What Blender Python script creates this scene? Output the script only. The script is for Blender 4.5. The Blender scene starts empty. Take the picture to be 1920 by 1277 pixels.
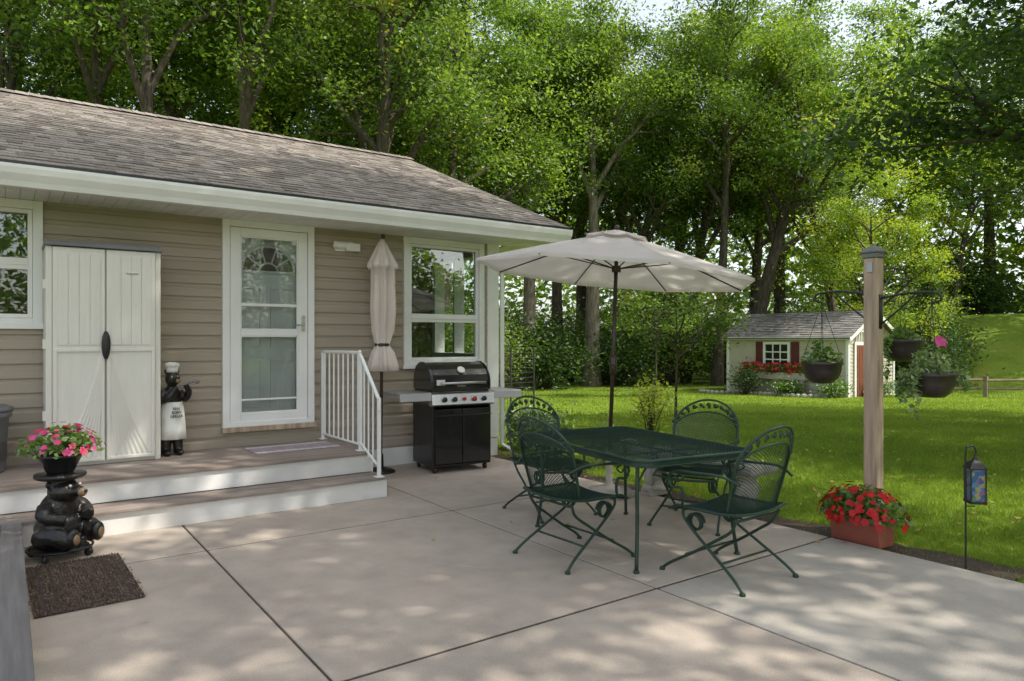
import bpy, math, random
import numpy as np
from mathutils import Vector, Matrix
random.seed(7)
S=bpy.context.scene
col=S.collection
S.view_settings.view_transform='Standard'
S.view_settings.look='None'
S.view_settings.exposure=0
pi=math.pi
CF=(.5835,.8121); CR=(.8121,-.5835)
def W(r,f): return (r*CR[0]+f*CF[0], r*CR[1]+f*CF[1])
def sm(t):
    t=np.clip(t,0,1); return t*t*(3-2*t)
def terr(x,y):
    f=.5835*x+.8121*y; r=.8121*x-.5835*y
    return -.03-.030*np.clip(f-7,0,21)+3.6*sm((r-14)/13)*sm((f-24)/15)
# ---------------- materials
def nodes(name):
    m=bpy.data.materials.new(name); m.use_nodes=True
    nt=m.node_tree; nt.nodes.clear()
    out=nt.nodes.new('ShaderNodeOutputMaterial')
    return m,nt,out
def N(nt,t,**k):
    n=nt.nodes.new(t)
    for a,b in k.items(): setattr(n,a,b)
    return n
def L(nt,a,b): nt.links.new(a,b)
def c4(c): return (c[0],c[1],c[2],1)
def ramp(nt,stops):
    r=N(nt,'ShaderNodeValToRGB'); e=r.color_ramp.elements
    while len(e)<len(stops): e.new(.5)
    for i,(p,c) in enumerate(stops):
        e[i].position=p; e[i].color=c4(c)
    return r
def pm(name,c1,c2=None,scale=4,rough=.6,metal=0,bump=0,bscale=60,stretch=(1,1,1),detail=6,coat=0,lo=.35,hi=.65,spec=.5):
    m,nt,out=nodes(name)
    b=N(nt,'ShaderNodeBsdfPrincipled'); L(nt,b.outputs[0],out.inputs[0])
    b.inputs['Roughness'].default_value=rough; b.inputs['Metallic'].default_value=metal
    b.inputs['Specular IOR Level'].default_value=spec
    b.inputs['Coat Weight'].default_value=coat
    if c2 is None: c2=tuple(x*.8 for x in c1)
    tc=N(nt,'ShaderNodeTexCoord'); mp=N(nt,'ShaderNodeMapping'); mp.inputs['Scale'].default_value=stretch
    L(nt,tc.outputs['Object'],mp.inputs[0])
    n=N(nt,'ShaderNodeTexNoise'); n.inputs['Scale'].default_value=scale; n.inputs['Detail'].default_value=detail
    L(nt,mp.outputs[0],n.inputs['Vector'])
    r=ramp(nt,[(lo,c1),(hi,c2)]); L(nt,n.outputs[0],r.inputs[0]); L(nt,r.outputs[0],b.inputs['Base Color'])
    if bump:
        n2=N(nt,'ShaderNodeTexNoise'); n2.inputs['Scale'].default_value=bscale; n2.inputs['Detail'].default_value=4
        L(nt,mp.outputs[0],n2.inputs['Vector'])
        bp=N(nt,'ShaderNodeBump'); bp.inputs['Strength'].default_value=bump; bp.inputs['Distance'].default_value=.01
        L(nt,n2.outputs[0],bp.inputs['Height']); L(nt,bp.outputs[0],b.inputs['Normal'])
    return m
def leafmat(name,cols,trans=.4,gloss=.06,tcol=None):
    m,nt,out=nodes(name)
    at=N(nt,'ShaderNodeAttribute'); at.attribute_name='rnd'
    st=[(i/(len(cols)-1),c) for i,c in enumerate(cols)]
    r=ramp(nt,st); L(nt,at.outputs['Fac'],r.inputs[0])
    d=N(nt,'ShaderNodeBsdfDiffuse'); L(nt,r.outputs[0],d.inputs[0])
    t=N(nt,'ShaderNodeBsdfTranslucent')
    mx=N(nt,'ShaderNodeMix',data_type='RGBA',blend_type='MULTIPLY'); mx.inputs[0].default_value=1
    L(nt,r.outputs[0],mx.inputs[6]); mx.inputs[7].default_value=c4(tcol or (1.5,1.5,.6))
    L(nt,mx.outputs[2],t.inputs[0])
    a=N(nt,'ShaderNodeMixShader'); a.inputs[0].default_value=trans; L(nt,d.outputs[0],a.inputs[1]); L(nt,t.outputs[0],a.inputs[2])
    g=N(nt,'ShaderNodeBsdfGlossy'); g.inputs['Roughness'].default_value=.5
    b=N(nt,'ShaderNodeMixShader'); b.inputs[0].default_value=gloss; L(nt,a.outputs[0],b.inputs[1]); L(nt,g.outputs[0],b.inputs[2])
    L(nt,b.outputs[0],out.inputs[0]); return m
def attrmat(name,cols,rough=.85,nscale=20,namt=.5,bump=.3,bscale=150,stretch=(1,1,1),bigscale=.6,spec=.3):
    m,nt,out=nodes(name)
    b=N(nt,'ShaderNodeBsdfPrincipled'); L(nt,b.outputs[0],out.inputs[0]); b.inputs['Roughness'].default_value=rough
    b.inputs['Specular IOR Level'].default_value=spec
    at=N(nt,'ShaderNodeAttribute'); at.attribute_name='rnd'
    r=ramp(nt,[(i/(len(cols)-1),c) for i,c in enumerate(cols)]); L(nt,at.outputs['Fac'],r.inputs[0])
    tc=N(nt,'ShaderNodeTexCoord'); mp=N(nt,'ShaderNodeMapping'); mp.inputs['Scale'].default_value=stretch
    L(nt,tc.outputs['Object'],mp.inputs[0])
    n=N(nt,'ShaderNodeTexNoise'); n.inputs['Scale'].default_value=nscale; n.inputs['Detail'].default_value=8; L(nt,mp.outputs[0],n.inputs['Vector'])
    nb=N(nt,'ShaderNodeTexNoise'); nb.inputs['Scale'].default_value=bigscale; nb.inputs['Detail'].default_value=5; L(nt,tc.outputs['Object'],nb.inputs['Vector'])
    r1=ramp(nt,[(.3,(1-namt,)*3),(.7,(1,1,1))]); L(nt,n.outputs[0],r1.inputs[0])
    r2=ramp(nt,[(.3,(.78,.78,.78)),(.7,(1,1,1))]); L(nt,nb.outputs[0],r2.inputs[0])
    m1=N(nt,'ShaderNodeMix',data_type='RGBA',blend_type='MULTIPLY'); m1.inputs[0].default_value=1
    L(nt,r.outputs[0],m1.inputs[6]); L(nt,r1.outputs[0],m1.inputs[7])
    m2=N(nt,'ShaderNodeMix',data_type='RGBA',blend_type='MULTIPLY'); m2.inputs[0].default_value=1
    L(nt,m1.outputs[2],m2.inputs[6]); L(nt,r2.outputs[0],m2.inputs[7]); L(nt,m2.outputs[2],b.inputs['Base Color'])
    n2=N(nt,'ShaderNodeTexNoise'); n2.inputs['Scale'].default_value=bscale; L(nt,mp.outputs[0],n2.inputs['Vector'])
    bp=N(nt,'ShaderNodeBump'); bp.inputs['Strength'].default_value=bump; bp.inputs['Distance'].default_value=.006
    L(nt,n2.outputs[0],bp.inputs['Height']); L(nt,bp.outputs[0],b.inputs['Normal'])
    return m
def glassmat(name,refl=.25,tint=(.75,.8,.78),rough=.01,mul=1.0):
    m,nt,out=nodes(name)
    t=N(nt,'ShaderNodeBsdfTransparent'); t.inputs[0].default_value=c4(tint)
    g=N(nt,'ShaderNodeBsdfGlossy'); g.inputs['Roughness'].default_value=rough
    fr=N(nt,'ShaderNodeFresnel'); fr.inputs[0].default_value=1.45
    ad=N(nt,'ShaderNodeMath',operation='MULTIPLY_ADD'); ad.use_clamp=True; ad.inputs[1].default_value=mul; ad.inputs[2].default_value=refl; L(nt,fr.outputs[0],ad.inputs[0])
    tc=N(nt,'ShaderNodeTexCoord'); n=N(nt,'ShaderNodeTexNoise'); n.inputs['Scale'].default_value=1.3; L(nt,tc.outputs['Object'],n.inputs['Vector'])
    bp=N(nt,'ShaderNodeBump'); bp.inputs['Strength'].default_value=.05; bp.inputs['Distance'].default_value=.05; L(nt,n.outputs[0],bp.inputs['Height']); L(nt,bp.outputs[0],g.inputs['Normal'])
    mx=N(nt,'ShaderNodeMixShader'); L(nt,ad.outputs[0],mx.inputs[0]); L(nt,t.outputs[0],mx.inputs[1]); L(nt,g.outputs[0],mx.inputs[2])
    L(nt,mx.outputs[0],out.inputs[0]); return m
M={}
M['white']=pm('white_paint',(.86,.85,.82),(.80,.79,.76),3,.45,bump=.05,bscale=30)
M['whitedirty']=pm('weathered_white_paint',(.84,.82,.79),(.68,.66,.62),2.5,.55,bump=.08,bscale=40)
M['siding']=pm('taupe_siding',(.41,.345,.265),(.36,.30,.23),2,.6,bump=.12,bscale=35,stretch=(.3,1,4))
M['shing']=attrmat('asphalt_shingle',[(.255,.215,.18),(.35,.30,.25),(.44,.385,.325),(.30,.26,.225)],nscale=55,namt=.5,bump=.6,bscale=260,bigscale=.5)
M['shing2']=attrmat('grey_shed_shingle',[(.24,.225,.20),(.33,.31,.28),(.40,.38,.345),(.27,.25,.23)],nscale=30,namt=.5,bump=.6,bscale=200,bigscale=.8)
M['deck']=attrmat('composite_decking',[(.30,.235,.195),(.39,.315,.265),(.35,.29,.25)],rough=.65,nscale=5,namt=.3,bump=.25,bscale=30,stretch=(.35,6,6))
M['deck2']=attrmat('weathered_decking',[(.25,.23,.215),(.32,.30,.28)],rough=.7,nscale=5,namt=.35,bump=.25,bscale=30,stretch=(6,.35,6))
M['resin']=pm('resin_plastic',(.74,.71,.64),(.71,.68,.61),3,.5,bump=.05,bscale=80)
M['resingrain']=pm('resin_woodgrain',(.74,.71,.64),(.70,.67,.60),3,.5,bump=.25,bscale=8,stretch=(7,7,.9))
M['greyplastic']=pm('grey_plastic',(.18,.18,.19),(.15,.15,.16),4,.5,bump=.05)
M['dark']=pm('dark_plastic',(.02,.02,.022),(.015,.015,.016),4,.4)
M['black']=pm('black_enamel',(.010,.010,.011),(.014,.014,.015),5,.16,coat=.5)
M['blackm']=pm('black_painted_steel',(.012,.012,.013),(.017,.017,.018),5,.3)
M['steel']=pm('stainless_steel',(.62,.62,.61),(.52,.52,.52),3,.28,metal=.9,stretch=(1,20,20))
M['shelf']=pm('grey_shelf_metal',(.42,.42,.41),(.36,.36,.35),3,.35,metal=.4)
M['red']=pm('red_plastic',(.55,.02,.015),(.45,.02,.015),4,.35)
M['green']=pm('dark_green_enamel',(.010,.036,.021),(.018,.050,.030),12,.38,bump=.1,bscale=200)
M['bronze']=pm('brown_metal_pole',(.06,.040,.030),(.045,.03,.024),5,.35,metal=.3)
M['wood']=pm('weathered_post_wood',(.54,.41,.29),(.33,.245,.17),3,.75,bump=.7,bscale=14,stretch=(7,7,.6))
M['copper']=pm('aged_cap_metal',(.20,.21,.18),(.13,.14,.12),12,.5,metal=.5)
M['iron']=pm('black_wrought_iron',(.014,.014,.014),(.025,.022,.02),20,.45,bump=.2,bscale=100)
M['pot']=pm('dark_brown_pot',(.035,.027,.025),(.06,.045,.04),6,.35,bump=.3,bscale=25)
M['terra']=pm('terracotta_plastic',(.36,.11,.07),(.29,.085,.055),5,.55,bump=.1)
M['soil']=pm('soil',(.05,.034,.022),(.09,.062,.04),30,.95,bump=.8)
M['joint']=pm('joint_dirt',(.05,.04,.03),(.09,.07,.055),20,.95)
M['stone']=pm('cast_stone',(.50,.46,.39),(.33,.31,.26),8,.85,bump=.7,bscale=50)
M['bark']=pm('bark',(.115,.09,.068),(.042,.032,.025),5,.9,bump=1,bscale=12,stretch=(3,3,.6))
M['barkl']=pm('pale_bark',(.24,.20,.155),(.10,.08,.06),4,.9,bump=1,bscale=10,stretch=(3,3,.6))
M['bear']=pm('black_painted_resin',(.006,.006,.006),(.018,.014,.011),7,.36,bump=.7,bscale=35)
M['tan']=pm('tan_paint',(.30,.19,.1),(.2,.13,.07),10,.5)
M['cloth']=pm('white_cloth',(.80,.79,.74),(.66,.65,.61),12,.8,bump=.4,bscale=25)
M['ink']=pm('black_lettering',(.03,.03,.03),(.05,.05,.05),4,.6)
M['eye']=pm('eye_gloss',(.5,.45,.4),(.4,.35,.3),4,.2)
M['curtain']=pm('sheer_curtain',(.7,.7,.68),(.55,.55,.54),4,.9,stretch=(12,1,.3))
M['room']=pm('interior_paint',(.34,.31,.27),(.28,.25,.22),2,.9)
M['innerdoor']=pm('grey_white_door',(.76,.76,.74),(.72,.72,.71),2,.5)
M['brownrefl']=pm('brown_painted_reflection',(.16,.10,.065),(.05,.045,.035),6,.15)  # brown mottle imitates what the fanlight pane reflects
M['glass']=glassmat('window_glass',.08,(.86,.9,.88))
M['glassd']=glassmat('storm_glass',.02,(.88,.9,.89),mul=.8)
M['lens']=pm('frosted_lamp_glass',(.75,.73,.65),(.66,.64,.56),10,.2)
M['rubber']=pm('woven_coir',(.10,.07,.055),(.03,.024,.02),60,.95,bump=1,bscale=90)
M['shutter']=pm('maroon_paint',(.12,.018,.018),(.09,.014,.014),4,.5)
M['doorred']=pm('red_stained_door',(.24,.075,.042),(.17,.055,.03),4,.6,stretch=(6,6,.6))
M['shedside']=pm('cream_siding',(.56,.51,.41),(.50,.455,.365),2,.6)
M['screen']=pm('fence_wire',(.05,.045,.04),(.03,.03,.03),5,.6)
M['railwood']=pm('fence_wood',(.30,.24,.18),(.2,.15,.11),4,.9,bump=.5)
M['petred']=leafmat('red_petals',[(.45,.008,.012),(.6,.015,.02),(.7,.03,.02)],.25,.03,(1,.6,.6))
M['petpink']=leafmat('pink_petals',[(.5,.02,.14),(.65,.04,.22),(.7,.12,.3),(.6,.03,.05)],.25,.03,(1,.7,.8))
M['leafA']=leafmat('oak_leaves',[(.045,.085,.016),(.085,.155,.026),(.135,.225,.038),(.195,.295,.055),(.29,.37,.085)],.52,.04)
M['leafB']=leafmat('maple_leaves',[(.05,.095,.024),(.10,.17,.038),(.16,.25,.055),(.235,.325,.08),(.38,.29,.08)],.52,.04)
M['leafC']=leafmat('locust_leaves',[(.08,.14,.018),(.15,.245,.028),(.225,.325,.04),(.32,.39,.05),(.42,.41,.06)],.55,.03)
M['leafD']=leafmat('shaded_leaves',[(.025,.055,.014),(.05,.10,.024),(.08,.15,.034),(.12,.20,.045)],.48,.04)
M['leafP']=leafmat('plant_leaves',[(.06,.13,.02),(.12,.22,.03),(.22,.34,.05)],.3,.08)
M['leafV']=leafmat('variegated_leaves',[(.1,.18,.06),(.2,.3,.11),(.4,.46,.25)],.3,.05)
M['leafY']=leafmat('golden_leaves',[(.2,.28,.03),(.34,.4,.05),(.5,.5,.07)],.45,.05)
M['blade']=leafmat('grass_blades',[(.10,.17,.018),(.18,.275,.028),(.26,.355,.04),(.36,.41,.07)],.45,.02,(1.3,1.3,.6))
M['fallen']=leafmat('dry_leaves',[(.38,.26,.08),(.5,.4,.14),(.26,.16,.07)],.2,.02,(1,.9,.6))
def canvasmat(name,ca,cb,tr):
    m,nt,out=nodes(name)
    tc=N(nt,'ShaderNodeTexCoord'); n=N(nt,'ShaderNodeTexNoise'); n.inputs['Scale'].default_value=2.5; n.inputs['Detail'].default_value=6; L(nt,tc.outputs['Object'],n.inputs['Vector'])
    r=ramp(nt,[(.35,ca),(.65,cb)]); L(nt,n.outputs[0],r.inputs[0])
    d=N(nt,'ShaderNodeBsdfDiffuse'); t=N(nt,'ShaderNodeBsdfTranslucent'); L(nt,r.outputs[0],d.inputs[0]); L(nt,r.outputs[0],t.inputs[0])
    n2=N(nt,'ShaderNodeTexNoise'); n2.inputs['Scale'].default_value=400; L(nt,tc.outputs['Object'],n2.inputs['Vector'])
    bp=N(nt,'ShaderNodeBump'); bp.inputs['Strength'].default_value=.2; bp.inputs['Distance'].default_value=.002; L(nt,n2.outputs[0],bp.inputs['Height']); L(nt,bp.outputs[0],d.inputs['Normal'])
    a=N(nt,'ShaderNodeMixShader'); a.inputs[0].default_value=tr; L(nt,d.outputs[0],a.inputs[1]); L(nt,t.outputs[0],a.inputs[2]); L(nt,a.outputs[0],out.inputs[0]); return m
M['canvas']=canvasmat('canvas_fabric',(.73,.66,.60),(.79,.72,.66),.33)
M['canvas2']=canvasmat('furled_canvas_fabric',(.70,.60,.54),(.78,.68,.62),.15)
def concretemat():
    m,nt,out=nodes('concrete')
    b=N(nt,'ShaderNodeBsdfPrincipled'); L(nt,b.outputs[0],out.inputs[0]); b.inputs['Roughness'].default_value=.85; b.inputs['Specular IOR Level'].default_value=.3
    tc=N(nt,'ShaderNodeTexCoord'); at=N(nt,'ShaderNodeAttribute'); at.attribute_name='rnd'
    r=ramp(nt,[(0,(.61,.51,.415)),(.5,(.64,.54,.445)),(1,(.60,.54,.46))]); L(nt,at.outputs['Fac'],r.inputs[0])
    cur=r.outputs[0]
    for sc,det,lo,hi,dk in ((.7,6,.32,.62,.78),(3.5,8,.35,.6,.86),(160,3,.3,.6,.72),(420,2,.35,.6,.8)):
        n=N(nt,'ShaderNodeTexNoise'); n.inputs['Scale'].default_value=sc; n.inputs['Detail'].default_value=det; n.inputs['Roughness'].default_value=.65
        L(nt,tc.outputs['Object'],n.inputs['Vector'])
        rr=ramp(nt,[(lo,(dk,dk,dk)),(hi,(1,1,1))]); L(nt,n.outputs[0],rr.inputs[0])
        mx=N(nt,'ShaderNodeMix',data_type='RGBA',blend_type='MULTIPLY'); mx.inputs[0].default_value=1
        L(nt,cur,mx.inputs[6]); L(nt,rr.outputs[0],mx.inputs[7]); cur=mx.outputs[2]
    v=N(nt,'ShaderNodeTexVoronoi'); v.inputs['Scale'].default_value=2.3; L(nt,tc.outputs['Object'],v.inputs['Vector'])
    rr=ramp(nt,[(.02,(.8,.8,.8)),(.06,(1,1,1))]); L(nt,v.outputs['Distance'],rr.inputs[0])
    mx=N(nt,'ShaderNodeMix',data_type='RGBA',blend_type='MULTIPLY'); mx.inputs[0].default_value=.8
    L(nt,cur,mx.inputs[6]); L(nt,rr.outputs[0],mx.inputs[7]); cur=mx.outputs[2]
    L(nt,cur,b.inputs['Base Color'])
    n2=N(nt,'ShaderNodeTexNoise'); n2.inputs['Scale'].default_value=220; n2.inputs['Detail'].default_value=5; L(nt,tc.outputs['Object'],n2.inputs['Vector'])
    bp=N(nt,'ShaderNodeBump'); bp.inputs['Strength'].default_value=.35; bp.inputs['Distance'].default_value=.004; L(nt,n2.outputs[0],bp.inputs['Height']); L(nt,bp.outputs[0],b.inputs['Normal'])
    return m
M['concrete']=concretemat()
def lawnmat():
    m,nt,out=nodes('lawn')
    b=N(nt,'ShaderNodeBsdfPrincipled'); L(nt,b.outputs[0],out.inputs[0]); b.inputs['Roughness'].default_value=.9; b.inputs['Specular IOR Level'].default_value=.15
    tc=N(nt,'ShaderNodeTexCoord')
    n=N(nt,'ShaderNodeTexNoise'); n.inputs['Scale'].default_value=.5; n.inputs['Detail'].default_value=10; n.inputs['Roughness'].default_value=.7; L(nt,tc.outputs['Object'],n.inputs['Vector'])
    r=ramp(nt,[(.3,(.13,.20,.02)),(.5,(.20,.285,.03)),(.68,(.30,.345,.055))]); L(nt,n.outputs[0],r.inputs[0])
    n3=N(nt,'ShaderNodeTexNoise'); n3.inputs['Scale'].default_value=22; n3.inputs['Detail'].default_value=6; L(nt,tc.outputs['Object'],n3.inputs['Vector'])
    r3=ramp(nt,[(.35,(.6,.65,.6)),(.65,(1.0,1.0,1.0))]); L(nt,n3.outputs[0],r3.inputs[0])
    mx=N(nt,'ShaderNodeMix',data_type='RGBA',blend_type='MULTIPLY'); mx.inputs[0].default_value=1
    L(nt,r.outputs[0],mx.inputs[6]); L(nt,r3.outputs[0],mx.inputs[7]); L(nt,mx.outputs[2],b.inputs['Base Color'])
    bp=N(nt,'ShaderNodeBump'); bp.inputs['Strength'].default_value=.6; bp.inputs['Distance'].default_value=.04; L(nt,n3.outputs[0],bp.inputs['Height']); L(nt,bp.outputs[0],b.inputs['Normal'])
    return m
M['lawn']=lawnmat()
# ---------------- mesh builder
def cat(pts,n=6):
    P=[Vector(p) for p in pts]; out=[]
    for i in range(len(P)-1):
        p0=P[max(i-1,0)];p1=P[i];p2=P[i+1];p3=P[min(i+2,len(P)-1)]
        for k in range(n):
            t=k/n; out.append(.5*((2*p1)+(p2-p0)*t+(2*p0-5*p1+4*p2-p3)*t*t+(3*p1-p0-3*p2+p3)*t**3))
    out.append(P[-1]); return out
class MB:
    def __init__(s): s.v=[];s.f=[];s.m=[];s.a=[]
    def add(s,vs,fs,m=0,a=.5):
        o=len(s.v); s.v+= [tuple(v) for v in vs]
        for f in fs: s.f.append(tuple(i+o for i in f)); s.m.append(m); s.a.append(a)
        return s
    def box(s,c,d,m=0,a=.5,rot=None):
        vs=[]
        for dz in (-.5,.5):
            for dx,dy in ((-.5,-.5),(.5,-.5),(.5,.5),(-.5,.5)):
                p=Vector((dx*d[0],dy*d[1],dz*d[2]))
                if rot is not None: p=rot@p
                vs.append(Vector(c)+p)
        return s.add(vs,[(3,2,1,0),(4,5,6,7),(0,1,5,4),(1,2,6,5),(2,3,7,6),(3,0,4,7)],m,a)
    def b2(s,x0,x1,y0,y1,z0,z1,m=0,a=.5): return s.box(((x0+x1)/2,(y0+y1)/2,(z0+z1)/2),(x1-x0,y1-y0,z1-z0),m,a)
    def tube(s,pts,r,n=8,m=0,closed=False,a=.5,caps=True):
        P=[Vector(p) for p in pts]; K=len(P)
        rr=[r]*K if not hasattr(r,'__len__') else list(r)
        T=[]
        for i in range(K):
            if closed: t=P[(i+1)%K]-P[i-1]
            else: t=P[min(i+1,K-1)]-P[max(i-1,0)]
            T.append(t.normalized() if t.length>1e-9 else Vector((0,0,1)))
        up=Vector((0,0,1)) if abs(T[0].z)<.9 else Vector((1,0,0))
        u=T[0].cross(up).normalized(); vs=[]
        for i in range(K):
            u=(u-T[i]*u.dot(T[i])); u=u.normalized() if u.length>1e-6 else T[i].orthogonal().normalized()
            w=T[i].cross(u)
            for k in range(n):
                an=2*pi*k/n; vs.append(P[i]+(u*math.cos(an)+w*math.sin(an))*rr[i])
        fs=[]
        for i in range(K if closed else K-1):
            j=(i+1)%K
            for k in range(n): fs.append((i*n+k,i*n+(k+1)%n,j*n+(k+1)%n,j*n+k))
        if caps and not closed:
            fs.append(tuple(range(n))[::-1]); fs.append(tuple((K-1)*n+k for k in range(n)))
        return s.add(vs,fs,m,a)
    def lathe(s,prof,c=(0,0,0),n=24,m=0,mat=None,a=.5,caps=True,fn=None):
        vs=[];K=len(prof)
        for i,(r,z) in enumerate(prof):
            for k in range(n):
                an=2*pi*k/n; q=r*(fn(an,i) if fn else 1); p=Vector((q*math.cos(an),q*math.sin(an),z))
                if mat is not None: p=mat@p
                vs.append(p+Vector(c))
        fs=[]
        for i in range(K-1):
            for k in range(n): fs.append((i*n+k,i*n+(k+1)%n,(i+1)*n+(k+1)%n,(i+1)*n+k))
        if caps: fs.append(tuple(range(n))[::-1]); fs.append(tuple((K-1)*n+k for k in range(n)))
        return s.add(vs,fs,m,a)
    def ell(s,c,r,n=12,m=0,rot=None,a=.5):
        if not hasattr(r,'__len__'): r=(r,r,r)
        vs=[];h=n//2+1
        for i in range(h+1):
            th=pi*i/h
            for k in range(n):
                an=2*pi*k/n; st=max(math.sin(th),.001)
                p=Vector((r[0]*st*math.cos(an),r[1]*st*math.sin(an),-r[2]*math.cos(th)))
                if rot is not None: p=rot@p
                vs.append(p+Vector(c))
        fs=[]
        for i in range(h):
            for k in range(n): fs.append((i*n+k,i*n+(k+1)%n,(i+1)*n+(k+1)%n,(i+1)*n+k))
        fs.append(tuple(range(n))[::-1]); fs.append(tuple(h*n+k for k in range(n)))
        return s.add(vs,fs,m,a)
    def prism(s,prof,x0,x1,m=0,a=.5,axis='x'):
        n=len(prof); vs=[]
        for x in (x0,x1):
            for p,q in prof: vs.append((x,p,q) if axis=='x' else ((p,x,q) if axis=='y' else (p,q,x)))
        fs=[(k,(k+1)%n,n+(k+1)%n,n+k) for k in range(n)]+[tuple(range(n))[::-1],tuple(range(n,2*n))]
        return s.add(vs,fs,m,a)
    def mesh(s,name,mats,smooth=False):
        me=bpy.data.meshes.new(name); me.from_pydata(s.v,[],s.f)
        for x in mats: me.materials.append(x)
        me.polygons.foreach_set('material_index',s.m)
        if smooth: me.polygons.foreach_set('use_smooth',[True]*len(s.f))
        at=me.attributes.new('rnd','FLOAT','FACE'); at.data.foreach_set('value',s.a)
        me.update(); return me
def link(name,me,parent=None,loc=(0,0,0),rot=(0,0,0),**kw):
    o=bpy.data.objects.new(name,me); col.objects.link(o)
    o.location=loc; o.rotation_euler=rot
    if parent: o.parent=parent
    for k,v in kw.items(): o[k]=v
    return o
def part(mb,name,parent,mats,smooth=False,bevel=0,**kw):
    if not isinstance(mats,(list,tuple)): mats=[mats]
    mats=[M[x] if isinstance(x,str) else x for x in mats]
    o=link(name,mb.mesh(name,mats,smooth),parent,**kw)
    if bevel:
        b=o.modifiers.new('bevel','BEVEL'); b.width=bevel; b.segments=2; b.limit_method='ANGLE'; b.angle_limit=.7
    return o
def root(name,label,cat_,loc=(0,0,0),rz=0,group=None):
    e=link(name,None,None,loc,(0,0,rz)); e.empty_display_size=.2
    e['label']=label; e['category']=cat_
    if group: e['group']=group
    return e
def fuse(mb,voxel,name,mats,parent,iters=4):
    me=mb.mesh('tmp',[M[x] for x in mats]); o=bpy.data.objects.new('tmp',me); col.objects.link(o)
    r=o.modifiers.new('r','REMESH'); r.mode='VOXEL'; r.voxel_size=voxel
    s_=o.modifiers.new('s','SMOOTH'); s_.iterations=iters; s_.factor=.6
    bpy.context.view_layer.update(); dg=bpy.context.evaluated_depsgraph_get()
    m2=bpy.data.meshes.new_from_object(o.evaluated_get(dg)); m2.name=name
    m2.materials.clear()
    for x in mats: m2.materials.append(M[x])
    m2.polygons.foreach_set('use_smooth',[True]*len(m2.polygons))
    bpy.data.objects.remove(o)
    return link(name,m2,parent)
def text(s,size,name,parent,mat,loc,rot,ext=.001,align='CENTER'):
    cu=bpy.data.curves.new('t','FONT'); cu.body=s; cu.size=size; cu.extrude=ext; cu.align_x=align; cu.align_y='CENTER'
    o=bpy.data.objects.new('t',cu); col.objects.link(o); bpy.context.view_layer.update()
    dg=bpy.context.evaluated_depsgraph_get(); me=bpy.data.meshes.new_from_object(o.evaluated_get(dg)); me.name=name
    bpy.data.objects.remove(o); me.materials.clear(); me.materials.append(M[mat])
    return link(name,me,parent,loc,rot)
def clone(rt,loc,rz=0,scale=1,label=None,tilt=(0,0)):
    n=rt.copy(); col.objects.link(n); n.location=loc; n.rotation_euler=(tilt[0],tilt[1],rz); n.scale=(scale,)*3 if not hasattr(scale,'__len__') else scale
    if label: n['label']=label
    def rec(src,dst):
        for c in src.children:
            k=c.copy(); col.objects.link(k); k.parent=dst; rec(c,k)
    rec(rt,n); return n
def quadmesh(name,V,attr,mats):
    V=np.asarray(V,dtype=np.float32).reshape(-1,3); nq=len(V)//4
    me=bpy.data.meshes.new(name); me.vertices.add(nq*4); me.vertices.foreach_set('co',V.ravel())
    me.loops.add(nq*4); me.loops.foreach_set('vertex_index',np.arange(nq*4,dtype=np.int32))
    me.polygons.add(nq); me.polygons.foreach_set('loop_start',np.arange(nq,dtype=np.int32)*4)
    me.update(calc_edges=True)
    at=me.attributes.new('rnd','FLOAT','FACE'); at.data.foreach_set('value',np.clip(attr,0,1).astype(np.float32))
    for x in mats: me.materials.append(M[x])
    return me
def leafq(P,rng,size,up=.6,aspect=.55,jit=.4,out=None):
    n=len(P); Nn=rng.normal(size=(n,3))
    if out is not None: Nn=Nn*.6+out
    Nn[:,2]=Nn[:,2]+up*np.sign(Nn[:,2]+1e-6)+up*.3
    Nn/=np.linalg.norm(Nn,axis=1)[:,None]
    A=rng.normal(size=(n,3)); A-=Nn*(A*Nn).sum(1)[:,None]; A/=np.linalg.norm(A,axis=1)[:,None]
    B=np.cross(Nn,A); s=(size*(1+jit*rng.uniform(-1,1,n)))[:,None]
    V=np.stack([P-A*s*.5,P+B*s*.5*aspect-A*s*.05+Nn*s*.08,P+A*s*.5,P-B*s*.5*aspect-A*s*.05+Nn*s*.08],1)
    return V
def flowers(P,Nn,rng,size,petals=5):
    V=[];A=[]
    for p,n in zip(P,Nn):
        n=Vector(n).normalized(); u=n.orthogonal().normalized(); w=n.cross(u); a0=rng.uniform(0,6.28); s=size*rng.uniform(.7,1.15); rv=rng.uniform(0,1)
        for k in range(petals):
            a=a0+2*pi*k/petals; d=u*math.cos(a)+w*math.sin(a); t=n.cross(d); p_=Vector(p)
            V+= [p_,p_+d*s*.32+t*s*.24+n*s*.1,p_+d*s*.55+n*s*.05,p_+d*s*.32-t*s*.24+n*s*.1]; A.append(rv+rng.uniform(-.1,.1))
    return np.array([tuple(v) for v in V]),np.array(A)
def dome(rng,n,c,r,zr,shell=.5):
    d=rng.normal(size=(n,3)); d/=np.linalg.norm(d,axis=1)[:,None]; d[:,2]=np.abs(d[:,2])*1.0-.15
    q=(shell+(1-shell)*rng.uniform(0,1,n))[:,None]
    return np.array(c)+d*q*np.array([r,r,zr]), d
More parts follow.
